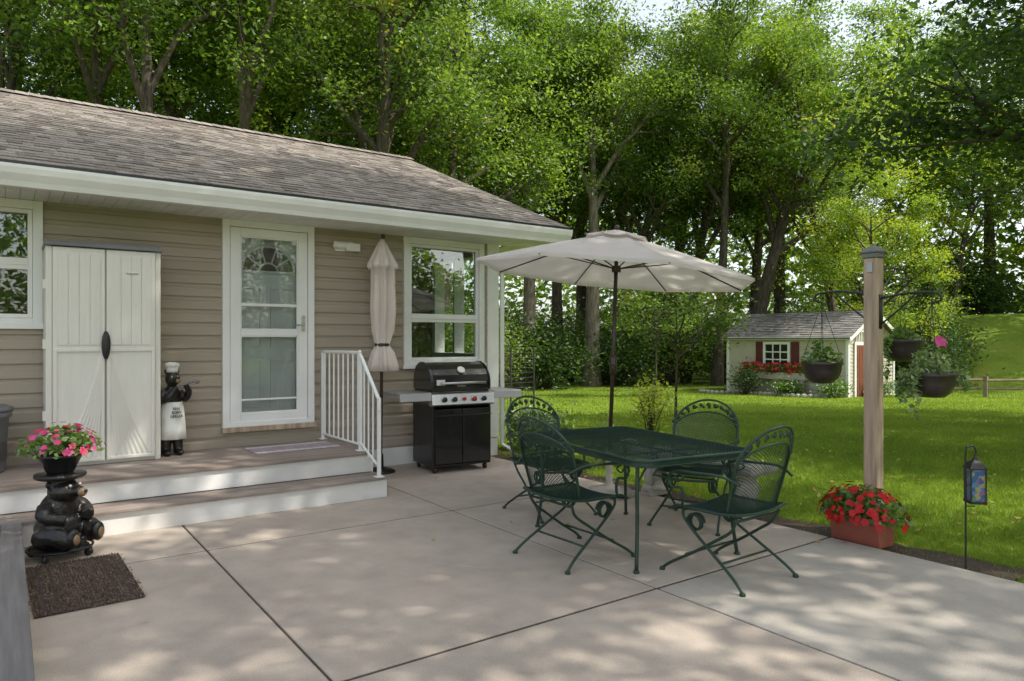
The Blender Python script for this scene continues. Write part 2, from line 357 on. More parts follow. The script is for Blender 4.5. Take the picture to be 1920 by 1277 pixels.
# ---------------- camera, light, world
cam=bpy.data.cameras.new('camera'); cam.lens=36*1322/1920; cam.sensor_width=36; cam.clip_end=2000; cam.clip_start=.05
co=link('camera',cam,None,(0,0,1.45),(pi/2,0,-math.radians(35.7))); S.camera=co
sd=Vector((.40,-.468,.80)).normalized()
sun=bpy.data.lights.new('sun','SUN'); sun.energy=5.0; sun.angle=math.radians(.53); sun.color=(1,.95,.86)
so=link('sun',sun,None,(0,0,30)); so.rotation_euler=sd.to_track_quat('Z','Y').to_euler()
w=bpy.data.worlds.new('World'); S.world=w; w.use_nodes=True; nt=w.node_tree; nt.nodes.clear()
sk=N(nt,'ShaderNodeTexSky',sky_type='NISHITA'); sk.sun_disc=False; sk.sun_elevation=math.asin(sd.z); sk.sun_rotation=math.atan2(sd.x,sd.y); sk.dust_density=2.5
hs=N(nt,'ShaderNodeHueSaturation'); hs.inputs['Saturation'].default_value=.45; L(nt,sk.outputs[0],hs.inputs['Color'])
bg=N(nt,'ShaderNodeBackground'); bg.inputs[1].default_value=.33; wo=N(nt,'ShaderNodeOutputWorld'); L(nt,hs.outputs[0],bg.inputs[0]); L(nt,bg.outputs[0],wo.inputs[0])
# ---------------- ground
xs=np.concatenate([np.linspace(-500,-70,8),np.arange(-60,90,1.25),np.linspace(100,500,8)])
gx,gy=np.meshgrid(xs,xs,indexing='ij'); gz=terr(gx,gy); n=len(xs)
Vv=np.stack([gx,gy,gz],-1).reshape(-1,3)
idx=np.arange(n*n).reshape(n,n); Fq=np.stack([idx[:-1,:-1],idx[1:,:-1],idx[1:,1:],idx[:-1,1:]],-1).reshape(-1,4)
me=bpy.data.meshes.new('lawn'); me.from_pydata(Vv.tolist(),[],Fq.tolist()); me.materials.append(M['lawn']); me.polygons.foreach_set('use_smooth',[True]*len(Fq))
link('lawn',me,None,kind='structure')
mb=MB(); X=[-3.5,-1.0,1.13,3.1,4.95]; Y=[-3.5,.53,2.86,5.19,7.48]; g=.007; gy_=.012
for i in range(4):
    for j in range(4):
        a=random.uniform(.1,.6)
        if i==3 and j<2: a=1.0
        if i==3 and j==2: a=.55
        mb.b2(X[i]+g,X[i+1]-g,Y[j]+gy_,Y[j+1]-gy_,-.2,0,0,a)
part(mb,'patio',None,'concrete',bevel=.006,kind='structure')
mb=MB(); mb.b2(-3.5,4.94,-3.5,7.45,-.19,-.006); part(mb,'joint_fill',None,'joint',kind='structure')
mb=MB(); ys=np.linspace(1.7,9,30)
vs=[];fs=[]
for k,yy in enumerate(ys):
    wd=.36+.06*math.sin(k*1.7)+(.5 if yy>6.2 else 0)
    for q in range(5):
        xx=4.93+wd*q/4; vs.append((xx,yy,float(terr(xx,yy))+.012+.008*math.sin(k*3+q*2)))
for k in range(29):
    for q in range(4): fs.append((k*5+q,k*5+q+1,(k+1)*5+q+1,(k+1)*5+q))
mb.add(vs,fs); part(mb,'mulch_bed',None,'soil',smooth=True,kind='structure')
# ---------------- HOUSE
house=root('house','single-storey house with taupe siding, white trim and brown shingles','house',(0,0,0))
YW=7.5; XC=5.14
def siding(mb,x0,x1,z0,z1,y=YW,h=.128):
    k=math.floor((z0-.1)/h)
    while .1+k*h<z1:
        b=.1+k*h; pr=[(b-.004,.0),(b-.004,.024),(b+h*.60,.020),(b+h*.70,.009),(b+h,.004)]
        pr=[(min(max(z,z0),z1),o) for z,o in pr]
        vs=[]
        for xx in (x0,x1):
            for z,o in pr: vs.append((xx,y-o,z))
        mb.add(vs,[(q,5+q,5+q+1,q+1) for q in range(4)]); k+=1
ops=[(-1.2,.27,1.57,2.7),(1.774,2.72,.55,2.7),(3.80,4.93,1.135,2.7)]
mb=MB(); x=-8
for a,b,z0,z1 in ops:
    siding(mb,x,a,.1,2.7); siding(mb,a,b,.1,z0); x=b
siding(mb,x,5.02,.1,2.7)
part(mb,'wall',house,'siding')
mb=MB(); x=-8
for a,b,z0,z1 in ops:
    mb.b2(x,a,YW+.002,YW+.12,.1,2.7); mb.b2(a,b,YW+.002,YW+.12,.1,z0); x=b
mb.b2(x,XC-.01,YW+.002,YW+.12,.1,2.7)
mb.b2(XC-.12,XC,YW+.12,7.75,.1,2.72); mb.b2(XC-.12,XC,8.95,14.8,.1,2.72); mb.b2(XC-.12,XC,7.75,8.95,.1,1.2)
mb.prism([(7.5,2.72),(14.8,2.72),(11.16,4.25)],XC-.12,XC)
mb.b2(-8,XC,14.7,14.8,.1,2.7); mb.b2(-8,-7.9,7.5,14.8,.1,2.7)
mb.prism([(7.5,2.72),(14.8,2.72),(11.16,4.25)],-8,-7.9)
part(mb,'side_wall',house,'siding')
mb=MB(); mb.b2(-7.8,5,YW+.13,10,.3,.4); mb.b2(-7.8,XC-.14,10,10.1,.4,2.7); mb.b2(3.25,3.33,YW+.13,10,.4,2.7); mb.b2(-7.8,XC-.14,YW+.13,10.1,2.62,2.69)
part(mb,'interior_wall',house,'room')
mb=MB(); mb.b2(-8,2.86,YW-.012,YW+.01,-.02,.094);mb.b2(2.9,XC,YW-.03,YW+.01,-.02,.20); part(mb,'foundation',house,'whitedirty')
mb=MB(); mb.b2(4.985,5.155,YW-.035,YW+.0,.21,2.68); mb.b2(5.142,5.165,YW,YW+.12,.1,2.7)
part(mb,'corner_trim',house,'white',bevel=.004)
def frame(mb,x0,x1,z0,z1,y0,y1,t,m=0):
    mb.b2(x0,x0+t,y0,y1,z0,z1,m); mb.b2(x1-t,x1,y0,y1,z0,z1,m); mb.b2(x0+t,x1-t,y0,y1,z1-t,z1,m); mb.b2(x0+t,x1-t,y0,y1,z0,z0+t,m)
def window(x0,x1,z0,z1,zs):
    wn=MB(); frame(wn,x0,x1,z0,z1,YW-.045,YW+.02,.075)
    wn.b2(x0-.02,x1+.02,YW-.06,YW-.046,z0-.02,z0+.03)
    o=part(wn,'window',house,'white',bevel=.004)
    fr=MB(); frame(fr,x0+.077,x1-.077,z0+.077,z1-.077,YW-.02,YW+.04,.035)
    fr.b2(x0+.11,x1-.11,YW-.025,YW+.042,zs-.05,zs+.05); fr.b2(x0+.11,x1-.11,YW-.035,YW-.026,zs-.012,zs+.012)
    part(fr,'frame',o,'white',bevel=.003)
    pn=MB(); pn.b2(x0+.1,x1-.1,YW+.008,YW+.013,z0+.1,z1-.1); part(pn,'pane',o,'glass')
    return o
w1=window(3.80,4.93,1.135,2.675,1.72)
w2=window(-1.2,.27,1.57,2.675,2.12)
sw=MB()
for (a,b,c,d) in ((7.75,7.83,1.2,2.7),(8.87,8.95,1.2,2.7),(7.83,8.87,1.2,1.28),(7.83,8.87,2.55,2.7),(8.33,8.37,1.28,2.55)):
    sw.b2(XC-.13,XC+.03,a,b,c,d)
part(sw,'window',house,'white')
# door
dr=MB(); x0,x1,z0,z1=1.774,2.72,.55,2.68
frame(dr,x0,x1,z0,z1,YW-.05,YW+.12,.07)
door=part(dr,'door',house,'white',bevel=.004)
sdm=MB(); a,b=x0+.075,x1-.075
sdm.b2(a,a+.1,YW-.04,YW-.005,z0+.05,z1-.075); sdm.b2(b-.1,b,YW-.04,YW-.005,z0+.05,z1-.075)
sdm.b2(a+.1,b-.1,YW-.04,YW-.005,z1-.16,z1-.075); sdm.b2(a+.1,b-.1,YW-.04,YW-.005,z0+.05,z0+.15)
sdm.b2(a+.1,b-.1,YW-.038,YW-.008,1.50,1.56); sdm.b2(a+.1,b-.1,YW-.03,YW-.012,1.805,1.835)
frame(sdm,a+.1,b-.1,1.56,z1-.16,YW-.032,YW-.01,.014); frame(sdm,a+.1,b-.1,z0+.15,1.50,YW-.032,YW-.01,.014)
sdm.b2(a+.114,b-.114,YW-.03,YW-.014,.83,.85)  # thin white bar modelled in place of a line reflected in the glass
sto=part(sdm,'storm_door',door,'white',bevel=.004)
gl=MB(); gl.b2(a+.1,b-.1,YW-.024,YW-.020,z0+.15,z1-.16); part(gl,'pane',door,'glassd')
hd=MB(); hd.box((b-.05,YW-.05,1.62),(.03,.02,.14)); hd.tube([(b-.05,YW-.06,1.62),(b-.05,YW-.09,1.62),(b-.14,YW-.095,1.615)],.009); hd.lathe([(.02,0),(.02,.012)],(b-.05,YW-.05,1.7),12,mat=Matrix.Rotation(pi/2,3,'X'))
part(hd,'handle',door,'steel')
idr=MB(); idr.b2(x0+.07,x1-.07,YW+.09,YW+.13,z0,z1-.05)
for px in (2.07,2.42):
    for (p,q) in ((.75,1.25),(1.38,2.02)):
        frame(idr,px-.13,px+.13,p,q,YW+.070,YW+.0895,.024)
cx,cz=(x0+x1)/2+.02,2.17; R_=.28
arc=[(cx+R_*math.cos(t),YW+.083,cz+R_*math.sin(t)) for t in np.linspace(0,pi,17)]
idr.tube(arc,.018,6); idr.tube([arc[0],arc[-1]],.018,6)
for t in (pi*.2,pi*.4,pi*.6,pi*.8): idr.tube([(cx+.1*math.cos(t),YW+.082,cz+.1*math.sin(t)),(cx+R_*math.cos(t),YW+.082,cz+R_*math.sin(t))],.011,5)
idr.tube([(cx+.1*math.cos(t),YW+.082,cz+.1*math.sin(t)) for t in np.linspace(0,pi,9)],.011,5)
part(idr,'inner_door',door,'innerdoor')
fg=MB(); fg.prism([(cx+R_*math.cos(t),cz+R_*math.sin(t)) for t in np.linspace(0,pi,17)],YW+.084,YW+.0895,axis='y'); part(fg,'fanlight',door,'brownrefl')
th=MB(); th.b2(x0-.01,x1+.01,YW-.09,YW-.051,z0-.03,z0+.02); part(th,'sill',door,'wood',bevel=.003)
wl=MB(); wl.b2(2.95,3.17,YW-.05,YW-.02,2.44,2.55); wl.tube([(2.92,YW-.09,2.50),(3.08,YW-.09,2.50)],.035,12,0); wl.b2(3.06,3.22,YW-.12,YW-.05,2.44,2.53,1)
part(wl,'wall_lamp',house,['white','lens'],bevel=.006)
YE=6.8; ZE=2.86
sf=MB(); x=-8
while x<5.7:
    sf.b2(x+.004,min(x+.1,5.7),YE+.03,YW-.026,2.678,2.69); x+=.1
sf.b2(-8,5.7,YE+.02,YW,2.6905,2.70); sf.b2(XC+.166,5.7,YW,15.3,2.678,2.69)
part(sf,'soffit',house,'whitedirty')
gt=MB(); prof=[(YE+.03,2.66),(YE-.05,2.66),(YE-.065,2.70),(YE-.10,2.755),(YE-.11,2.80),(YE-.11,2.825),(YE-.095,2.825),(YE-.095,2.80),(YE-.08,2.76),(YE+.0,2.73),(YE+.0,2.84),(YE+.03,2.84)]
gt.prism(prof,-8,5.74); part(gt,'gutter',house,'white')
gs=MB()
gs.tube([(5.62,YE-.03,2.68),(5.60,YE+.08,2.58),(5.35,YE+.62,2.42),(5.21,YW-.03,2.34),(5.21,YW-.03,.12),(5.24,YW-.2,.06)],.032,4); part(gs,'downspout',house,'white')
ang=math.atan2(1.77,4.36); sl=math.hypot(1.77,4.36); sv=Vector((0,math.cos(ang),math.sin(ang))); nv=Vector((0,-math.sin(ang),math.cos(ang)))
rf=MB(); RX=5.76
def slab(mb,o,sv,nv,ln,x0,x1,t,m=0,a=.3):
    vs=[]
    for x in (x0,x1):
        for d,h in ((0,0),(ln,0),(ln,-t),(0,-t)):
            p=Vector(o)+sv*d+nv*h; vs.append((x,p.y,p.z))
    mb.add(vs,[(0,1,5,4),(1,2,6,5),(2,3,7,6),(3,0,4,7),(3,2,1,0),(4,5,6,7)],m,a)
o0=(0,YE-.03,ZE)
slab(rf,o0,sv,nv,sl+.02,-8.2,RX,.03)
svb=Vector((0,-math.cos(ang),math.sin(ang))); nvb=Vector((0,math.sin(ang),math.cos(ang)))
slab(rf,(0,2*11.16-YE+.03,ZE),svb,nvb,sl+.02,-8.2,RX,.03)
def shingles(mb,o,sv,nv,ln,x0,x1,exp,wmin,wmax):
    i=0
    while i*exp<ln-.02:
        x=x0-random.uniform(0,.2)
        while x<x1:
            wd=random.uniform(wmin,wmax); a,b=max(x,x0),min(x+wd,x1); x+=wd
            if b-a<.02: continue
            th=random.choice((.008,.009,.014,.015)); d0=i*exp-.01+random.uniform(-.003,.003); d1=min(i*exp+exp*1.05,ln)
            vs=[]
            for xx in (a+.001,b-.001):
                for d,h in ((d0,th),(d1,.004),(d1,.0),(d0,.001)):
                    p=Vector(o)+sv*d+nv*h
                    vs.append((xx,p.y,p.z))
            mb.add(vs,[(0,1,5,4),(3,0,4,7),(3,2,1,0),(4,5,6,7)],0,random.random())
        i+=1
shingles(rf,o0,sv,nv,sl,-3.2,RX,.135,.08,.22)
roof=part(rf,'roof',house,'shing')
rc=MB(); x=-3.2
while x<RX:
    wd=.17
    rc.add([(x,11.02,4.62),(x,11.16,4.69),(x,11.30,4.62),(x+wd,11.02,4.612),(x+wd,11.16,4.682),(x+wd,11.30,4.612)],[(0,3,4,1),(1,4,5,2)],0,random.random()); x+=wd-.02
part(rc,'ridge_cap',roof,'shing')
rk=MB()
for (oo,s_,n_) in ((o0,sv,nv),((0,2*11.16-YE+.03,ZE),svb,nvb)):
    slab(rk,Vector(oo)-n_*.032,s_,n_,sl,RX-.035,RX-.008,.14)
part(rk,'rake_board',roof,'white')
dk_=MB(); dk_.b2(-8.2,RX,YE-.045,YE-.031,ZE-.035,ZE+.002); part(dk_,'eave_dark_strip',roof,'blackm')  # thin dark strip along the eave above the gutter
# ---------------- DECK
deck=root('wooden_deck','low composite deck with white risers and two steps at house wall','deck')
DX=2.88; dk=MB()
y=6.28
while y<7.4:
    dk.b2(-3,DX,y,min(y+.135,7.47),.355,.38,0,random.random()); y+=.141
part(dk,'deck_boards',deck,'deck',bevel=.004)
st=MB()
y=5.97
for k in range(2): st.b2(-3,DX,y,y+.15,.165,.19,0,random.random()); y+=.156
part(st,'step',deck,'deck',bevel=.004)
rs=MB(); rs.b2(-3,DX-.02,6.305,6.325,.19,.353); rs.b2(-3,DX-.02,6.0,6.02,.0,.163)
rs.b2(DX-.02,DX,6.305,7.47,.0,.353); rs.b2(DX-.02,DX,6.0,6.304,.0,.163)
part(rs,'riser',deck,'whitedirty',bevel=.002)
ld=MB(); x=-1.3
while x<.05:
    ld.b2(x,min(x+.137,.09),1.2,5.955,.165,.19,0,random.random()); x+=.1415
part(ld,'side_platform',deck,'deck2',bevel=.004)
ls=MB(); ls.b2(.055,.075,1.2,5.95,0,.163); part(ls,'side_riser',deck,'whitedirty')
# railing
rl=root('stair_railing','white metal handrail with thin balusters beside the deck step','railing')
m_=MB(); RXx=2.80
top=[(RXx,7.42,1.33),(RXx,6.50,1.33),(RXx,6.42,1.31),(RXx,6.06,.96),(RXx,6.0,.90),(RXx,5.99,.80)]
m_.tube(cat(top,5),.017,8); part(m_,'handrail',rl,'white',smooth=True)
m_=MB(); m_.tube([(RXx,7.42,.44),(RXx,6.42,.44)],.012,6)
m_.tube([(RXx,6.42,.46),(RXx,6.04,.30)],.012,6); part(m_,'bottom_rail',rl,'white')
for k in range(8): m_=MB(); yy=7.35-k*.125; m_.tube([(RXx,yy,.44),(RXx,yy,1.33)],.0085,6); part(m_,'baluster',rl,'white')
for k in range(3): m_=MB(); yy=6.33-k*.1; m_.tube([(RXx,yy,.42-(6.42-yy)*.42),(RXx,yy,1.31-(6.42-yy)*.97)],.0085,6); part(m_,'baluster',rl,'white')
for yy,zb,zt_ in ((7.42,.38,1.34),(6.42,.38,1.31),(6.0,.19,.92)): m_=MB(); m_.box((RXx,yy,(zb+zt_)/2),(.03,.03,zt_-zb)); m_.box((RXx,yy,zb+.005),(.08,.08,.01)); part(m_,'rail_post',rl,'white',bevel=.002)
# ---------------- storage cabinet
cabn=root('storage_cabinet','tall beige resin storage cabinet with grey lid standing on the deck','cabinet',(.705,7.0,.38))
m_=MB(); wC=.83; hC=1.865
m_.b2(-wC/2,wC/2,.035,.44,0,hC); m_.b2(-wC/2-.02,-wC/2+.03,.02,.44,0,hC); m_.b2(wC/2-.03,wC/2+.02,.02,.44,0,hC); part(m_,'cabinet_body',cabn,'resin',bevel=.01)
m_=MB(); m_.b2(-wC/2-.03,wC/2+.03,-.03,.45,hC,hC+.032); m_.b2(-wC/2-.01,wC/2+.01,-.01,.43,hC+.032,hC+.042); part(m_,'cabinet_lid',cabn,'greyplastic',bevel=.008)
for s in (-1,1):
    d=MB(); a,b=(-.385,-.006) if s<0 else (.006,.385)
    d.b2(a,b,.0,.033,.03,hC-.01)
    zz=1.0
    n_=4; pw=(b-a-.06)/n_
    for k in range(n_): d.b2(a+.03+k*pw+.002,a+.03+(k+1)*pw-.002,-.006,.002,zz+.03,hC-.06)
    frame(d,a+.004,b-.004,.04,zz,-.012,.002,.026)
    part(d,'door',cabn,'resingrain',bevel=.003)
    d=MB()
    for k in range(7):
        t=(k+.6)/7
        if s<0: p0=Vector((b-.03,-.0,zz-.05-t*.28)); p1=Vector((a+.03+(b-a-.06)*t*.92,-.0,.075))
        else: p0=Vector((a+.03,-.0,zz-.05-t*.28)); p1=Vector((b-.03-(b-a-.06)*t*.92,-.0,.075))
        q=cat([p0,(p0*.5+p1*.5)+Vector((-.02*s*(1-t),0,-.04)),p1],5)
        for u,v in zip(q[:-1],q[1:]):
            dv=(v-u).normalized(); sdv=Vector((-dv.z,0,dv.x))*.010
            d.add([u-sdv+Vector((0,-.0005,0)),u+sdv+Vector((0,-.009,0)),v+sdv+Vector((0,-.009,0)),v-sdv+Vector((0,-.0005,0)),u+sdv*1.15,v+sdv*1.15],[(0,1,2,3),(1,4,5,2)])
    part(d,'door_relief',cabn,'resin')
hn=MB(); hn.ell((0,-.02,1.03),(.035,.02,.125),12); hn.tube(cat([(-.0,-.02,1.12),(.0,-.055,1.09),(0,-.058,.98),(0,-.02,.94)],5),.012,8); part(hn,'handle',cabn,'dark',smooth=True)
lg=MB(); lg.ell((.2,-.008,1.66),(.055,.006,.014),16); part(lg,'badge',cabn,'resin',smooth=True)
text('Rubbermaid',.017,'badge_lettering',cabn,'greyplastic',(.2,-.0145,1.66),(pi/2,0,0),.0006)
for z in (.4,1.0,1.5): hg=MB(); hg.b2(-.455,-.43,.02,.06,z,z+.08); part(hg,'hinge',cabn,'resin',bevel=.004)
# ---------------- trash bin
tb=root('trash_bin','dark grey round plastic bin with rim on the deck','bin',(-.19,7.12,.38))
m_=MB(); m_.lathe([(.18,0),(.19,.02),(.215,.44),(.235,.45),(.24,.49),(.225,.50),(.21,.49),(.2,.1),(.0,.09)],n=28); part(m_,'bin_body',tb,'greyplastic',smooth=True)
m_=MB(); m_.lathe([(.245,.495),(.25,.52),(.2,.545),(.0,.555)],n=28); part(m_,'lid',tb,'greyplastic',smooth=True)
# ---------------- mats
dm=root('doormat','faded pinkish woven doormat with striped border at the door','mat',(2.33,6.98,.38),0)
m_=MB(); m_.b2(-.42,.42,-.22,.22,.001,.008); part(m_,'mat_body',dm,pm('faded_rug',(.42,.32,.33),(.28,.22,.26),18,.95,bump=.5,bscale=80),bevel=.002)
for k in (-.19,-.15,.15,.19): m_=MB(); m_.b2(-.41,.41,k-.008,k+.008,.008,.0095); part(m_,'stripe',dm,'curtain')
cm=root('coir_mat','dark brown coarse woven mat with square border lying on concrete','mat',(.37,4.93,0),.02)
m_=MB(); rng=np.random.default_rng(3)
m_.b2(-.26,.26,-.5,.5,.002,.010); part(m_,'mat_body',cm,'rubber',bevel=.004)
P=np.stack([np.round(rng.uniform(-.265,.265,20000)/.016)*.016+rng.normal(0,.0016,20000),np.round(rng.uniform(-.505,.505,20000)/.016)*.016+rng.normal(0,.0016,20000),rng.uniform(.009,.014,20000)],1)
e=np.minimum(.265-np.abs(P[:,0]),(.505-np.abs(P[:,1]))); ring=((e>.05)&(e<.072))|((e>.11)&(e<.128)); P[ring,2]-=.006
M['coir']=leafmat('coir_fibre',[(.03,.024,.02),(.17,.12,.085),(.32,.235,.17)],.05,.02,(1,1,1))
link('pile',quadmesh('pile',leafq(P,rng,np.full(len(P),.014),up=.3,aspect=.4),np.where(ring,.0,rng.uniform(.2,1,len(P))),['coir']),cm)
# ---------------- chef bear
cb_=root('chef_bear_statue','black bear statue in white chef hat and lettered apron','statue',(1.262,7.2,.38),.15); cb_.scale=(.84,.84,.98)
m_=MB()
m_.ell((0,0,.36),(.115,.10,.24)); m_.ell((0,0,.56),(.09,.08,.12)); m_.ell((0,-.02,.73),(.078,.08,.08)); m_.ell((.02,-.10,.715),(.036,.055,.032))
for s in (-1,1):
    m_.ell((s*.065,.0,.80),(.022,.015,.024)); m_.tube([(s*.06,0,.2),(s*.065,-.01,.02)],[.055,.05],10); m_.ell((s*.065,-.05,.03),(.045,.085,.03))
m_.tube(cat([(-.08,0,.60),(-.125,-.04,.53),(-.07,-.12,.56),(-.0,-.14,.65)],5),[.042]*6+[.036]*6+[.03]*4,10)
m_.tube(cat([(.08,0,.60),(.14,-.03,.54),(.15,-.09,.60),(.10,-.14,.67)],5),[.042]*6+[.036]*6+[.03]*4,10)
fuse(m_,.010,'bear_body',['bear'],cb_)
m_=MB(); m_.lathe([(.125,.0),(.145,0),(.138,.1),(.130,.2),(.120,.29),(.10,.35)],(0,-.012,.16),24,caps=False,fn=lambda a,i:1+.04*math.sin(a*7)*(1 if i<3 else .3))
part(m_,'apron',cb_,'cloth',smooth=True)
text('REAL\nBORN\nGRILLER',.036,'apron_lettering',cb_,'ink',(0,-.150,.415),(pi/2,0,0),.003)
m_=MB(); m_.lathe([(.06,.79),(.062,.82),(.057,.828),(.072,.845),(.078,.86),(.062,.878),(.03,.885),(.0,.885)],(0,-.01,0),20,fn=lambda a,i:1+(.07*math.sin(a*6) if i>2 else 0)); part(m_,'chef_hat',cb_,'cloth',smooth=True)
m_=MB(); m_.tube([(.0,-.15,.66),(.17,-.19,.70)],.010,8); m_.ell((.20,-.2,.70),(.03,.015,.02)); part(m_,'spoon',cb_,'greyplastic',smooth=True)
for s in (-1,1): m_=MB(); m_.ell((s*.03,-.09,.75),(.010,.008,.010),10); part(m_,'eye',cb_,'eye',smooth=True)
m_=MB(); m_.ell((.02,-.14,.71),(.024,.022,.02)); part(m_,'muzzle',cb_,'tan',smooth=True)
# ---------------- bear pedestal
bp_=root('bear_pedestal','glossy black bear statue plant stand on a wheeled iron caddy','statue',(.30,5.62,0),.75)
m_=MB()
m_.ell((0,.02,.20),(.145,.135,.135),14); m_.ell((0,.01,.33),(.12,.11,.11),14); m_.ell((.0,-.03,.44),(.10,.10,.085),14); m_.ell((.0,-.135,.445),(.045,.055,.038),12)
for s in (-1,1):
    m_.ell((s*.085,.0,.495),(.03,.02,.032)); m_.tube(cat([(s*.11,.03,.14),(s*.15,-.08,.18),(s*.10,-.17,.13)],4),[.075]*4+[.062]*5,10); m_.ell((s*.105,-.20,.155),(.05,.032,.068))
    m_.tube(cat([(s*.11,.01,.35),(s*.165,-.04,.30),(s*.09,-.13,.27)],4),[.05]*4+[.043]*5,10)
m_.ell((0,0,.10),(.16,.16,.045)); m_.lathe([(.06,.47),(.08,.51),(.09,.53)],n=16)
fuse(m_,.010,'bear_body',['bear'],bp_,2)
m_=MB(); m_.lathe([(.13,.525),(.145,.53),(.155,.545),(.15,.56),(.12,.565)],n=28); part(m_,'pedestal_disc',bp_,'bear',smooth=True)
for s in (-1,1):
    m_=MB(); m_.ell((s*.105,-.225,.15),(.027,.012,.036),10); part(m_,'paw_pad',bp_,'tan',smooth=True)
m_=MB(); m_.ell((0,-.172,.44),(.035,.028,.03),12); part(m_,'muzzle',bp_,'tan',smooth=True)
m_=MB(); m_.ell((0,-.20,.45),(.014,.01,.011),8); part(m_,'nose',bp_,'dark',smooth=True)
for s in (-1,1): m_=MB(); m_.ell((s*.04,-.115,.485),(.011,.01,.011),8); part(m_,'eye',bp_,'eye',smooth=True)
m_=MB(); m_.tube([(.19*math.cos(t),.19*math.sin(t),.065) for t in np.linspace(0,2*pi,28)[:-1]],.009,6,closed=True)
for k in range(6): a=k*pi/3; m_.tube([(0,0,.06),(.19*math.cos(a),.19*math.sin(a),.06)],.007,6)
m_.lathe([(.17,.055),(.17,.062)],n=24)
part(m_,'caddy',bp_,'iron',smooth=True)
for k in range(4):
    a=.3+k*pi/2; m_=MB(); m_.lathe([(.006,-.012),(.026,-.012),(.028,0),(.026,.012),(.006,.012)],(.18*math.cos(a),.18*math.sin(a),.028),14,mat=Matrix.Rotation(a,3,'Z')@Matrix.Rotation(pi/2,3,'X')); m_.b2(.18*math.cos(a)-.012,.18*math.cos(a)+.012,.18*math.sin(a)-.02,.18*math.sin(a)+.02,.05,.06)
    part(m_,'wheel',bp_,'dark',smooth=True)
def potplant(name,label,cat_,loc,potr,poth,leafm,petm,nf,nl,R2,ZR,fsize,lsize,seed,potmat='pot',lift=.05):
    rng=np.random.default_rng(seed)
    rt=root(name,label,cat_,loc)
    m_=MB(); m_.lathe([(potr*.55,0),(potr*.62,.01),(potr*.95,poth*.85),(potr*1.05,poth*.86),(potr*1.07,poth),(potr*.97,poth),(potr*.9,poth*.85),(.01,poth*.84)],n=28); part(m_,'pot',rt,potmat,smooth=True)
    m_=MB(); m_.lathe([(potr*.9,poth*.86),(.01,poth*.88)],n=20,caps=False); part(m_,'soil',rt,'soil')
    P,d=dome(rng,nl,(0,0,poth+lift*.6),R2*.9,ZR*1.05,.05)
    m_=MB()
    for k in range(26): e=P[k]; m_.tube([(e[0]*.1,e[1]*.1,poth*.8),(e[0]*.5,e[1]*.5,poth+.06),tuple(e)],.002,4)
    part(m_,'stem',rt,'leafP')
    link('foliage',quadmesh('foliage',leafq(P,rng,np.full(nl,lsize),.2,.6),rng.uniform(.2,1,nl),[leafm]),rt)
    P,d=dome(rng,nf,(0,0,poth+lift),R2*1.0,ZR*1.05,.6); d[:,2]+=.5
    V,A=flowers(P,d,rng,fsize); link('blossom',quadmesh('blossom',V,A,[petm]),rt)
    return rt
potplant('flower_pot','black pot of pink and red petunias on the bear stand','potted plant',(.30,5.62,.566),.135,.125,'leafP','petpink',62,680,.29,.18,.052,.05,11,'dark')
# ---------------- GRILL
gr=root('gas_grill','black gas grill with steel control panel and grey side shelves','grill',(4.13,6.93,0),-.10)
w2_,d2_=.36,.27
m_=MB(); m_.b2(-w2_,-w2_+.02,-d2_,d2_,.09,.74); m_.b2(w2_-.02,w2_,-d2_,d2_,.09,.74); m_.b2(-w2_+.02,w2_-.02,d2_-.02,d2_,.09,.74); m_.b2(-w2_,w2_,-d2_,d2_,.07,.09); m_.b2(-w2_+.02,w2_-.02,-d2_+.03,d2_-.02,.72,.74)
m_.b2(-w2_-.0,-w2_+.03,-d2_-.01,-d2_,.07,.74)
part(m_,'grill_cabinet',gr,'blackm',bevel=.004)
for s in (-1,1):
    m_=MB(); a,b=(-w2_+.035,-.004) if s<0 else (.004,w2_-.005); m_.b2(a,b,-d2_-.018,-d2_+.0,.10,.70); d=part(m_,'door',gr,'black',bevel=.006)
    m_=MB(); m_.tube([(a if s>0 else b,-d2_-.03,.63),(b if s>0 else a,-d2_-.03,.63)],.008,6) ; part(m_,'handle',d,'dark')
m_=MB(); m_.prism([(-d2_-.07,.75),(-d2_-.05,.87),(-d2_+.04,.885),(-d2_+.04,.74),(-d2_-.03,.735)],-w2_-.02,w2_+.02); part(m_,'control_panel',gr,'steel',bevel=.006)
for x in (-.24,-.12,.12,.24):
    k=MB(); RR=Matrix.Rotation(pi/2+.15,3,'X'); k.lathe([(.036,0),(.036,.004)],(x,-d2_-.062,.81),20,0,mat=RR); k.lathe([(.026,.004),(.024,.032),(.0,.033)],(x,-d2_-.062,.81),20,1,mat=RR)
    k.box((x,-d2_-.1,.815),(.006,.02,.04),1); part(k,'knob',gr,['steel','red' if x in(.12,) else 'dark'],smooth=True)
m_=MB(); m_.lathe([(.02,0),(.02,.02)],(0,-d2_-.062,.81),20,0,mat=Matrix.Rotation(pi/2,3,'X')); part(m_,'ignition_button',gr,'red')
for s in (-1,1):
    m_=MB(); a,b=(-.74,-w2_-.022) if s<0 else (w2_+.022,.74)
    m_.b2(a,b,-d2_-.01,d2_-.03,.865,.885); m_.prism([(-d2_-.06,.80),(-d2_-.04,.885),(-d2_-.011,.885),(-d2_-.011,.80)],a,b); m_.b2(a if s<0 else b-.02,a+.02 if s<0 else b,-d2_-.0,d2_-.05,.83,.864); m_.b2(a,b,d2_-.045,d2_-.03,.83,.864)
    part(m_,'side_shelf',gr,'shelf',bevel=.006)
m_=MB(); pr=[(-.25,.90),(-.262,.94),(-.26,1.0),(-.235,1.07),(-.19,1.13),(-.12,1.18),(-.03,1.205),(.08,1.20),(.17,1.16),(.23,1.08),(.245,.98),(.24,.90)]
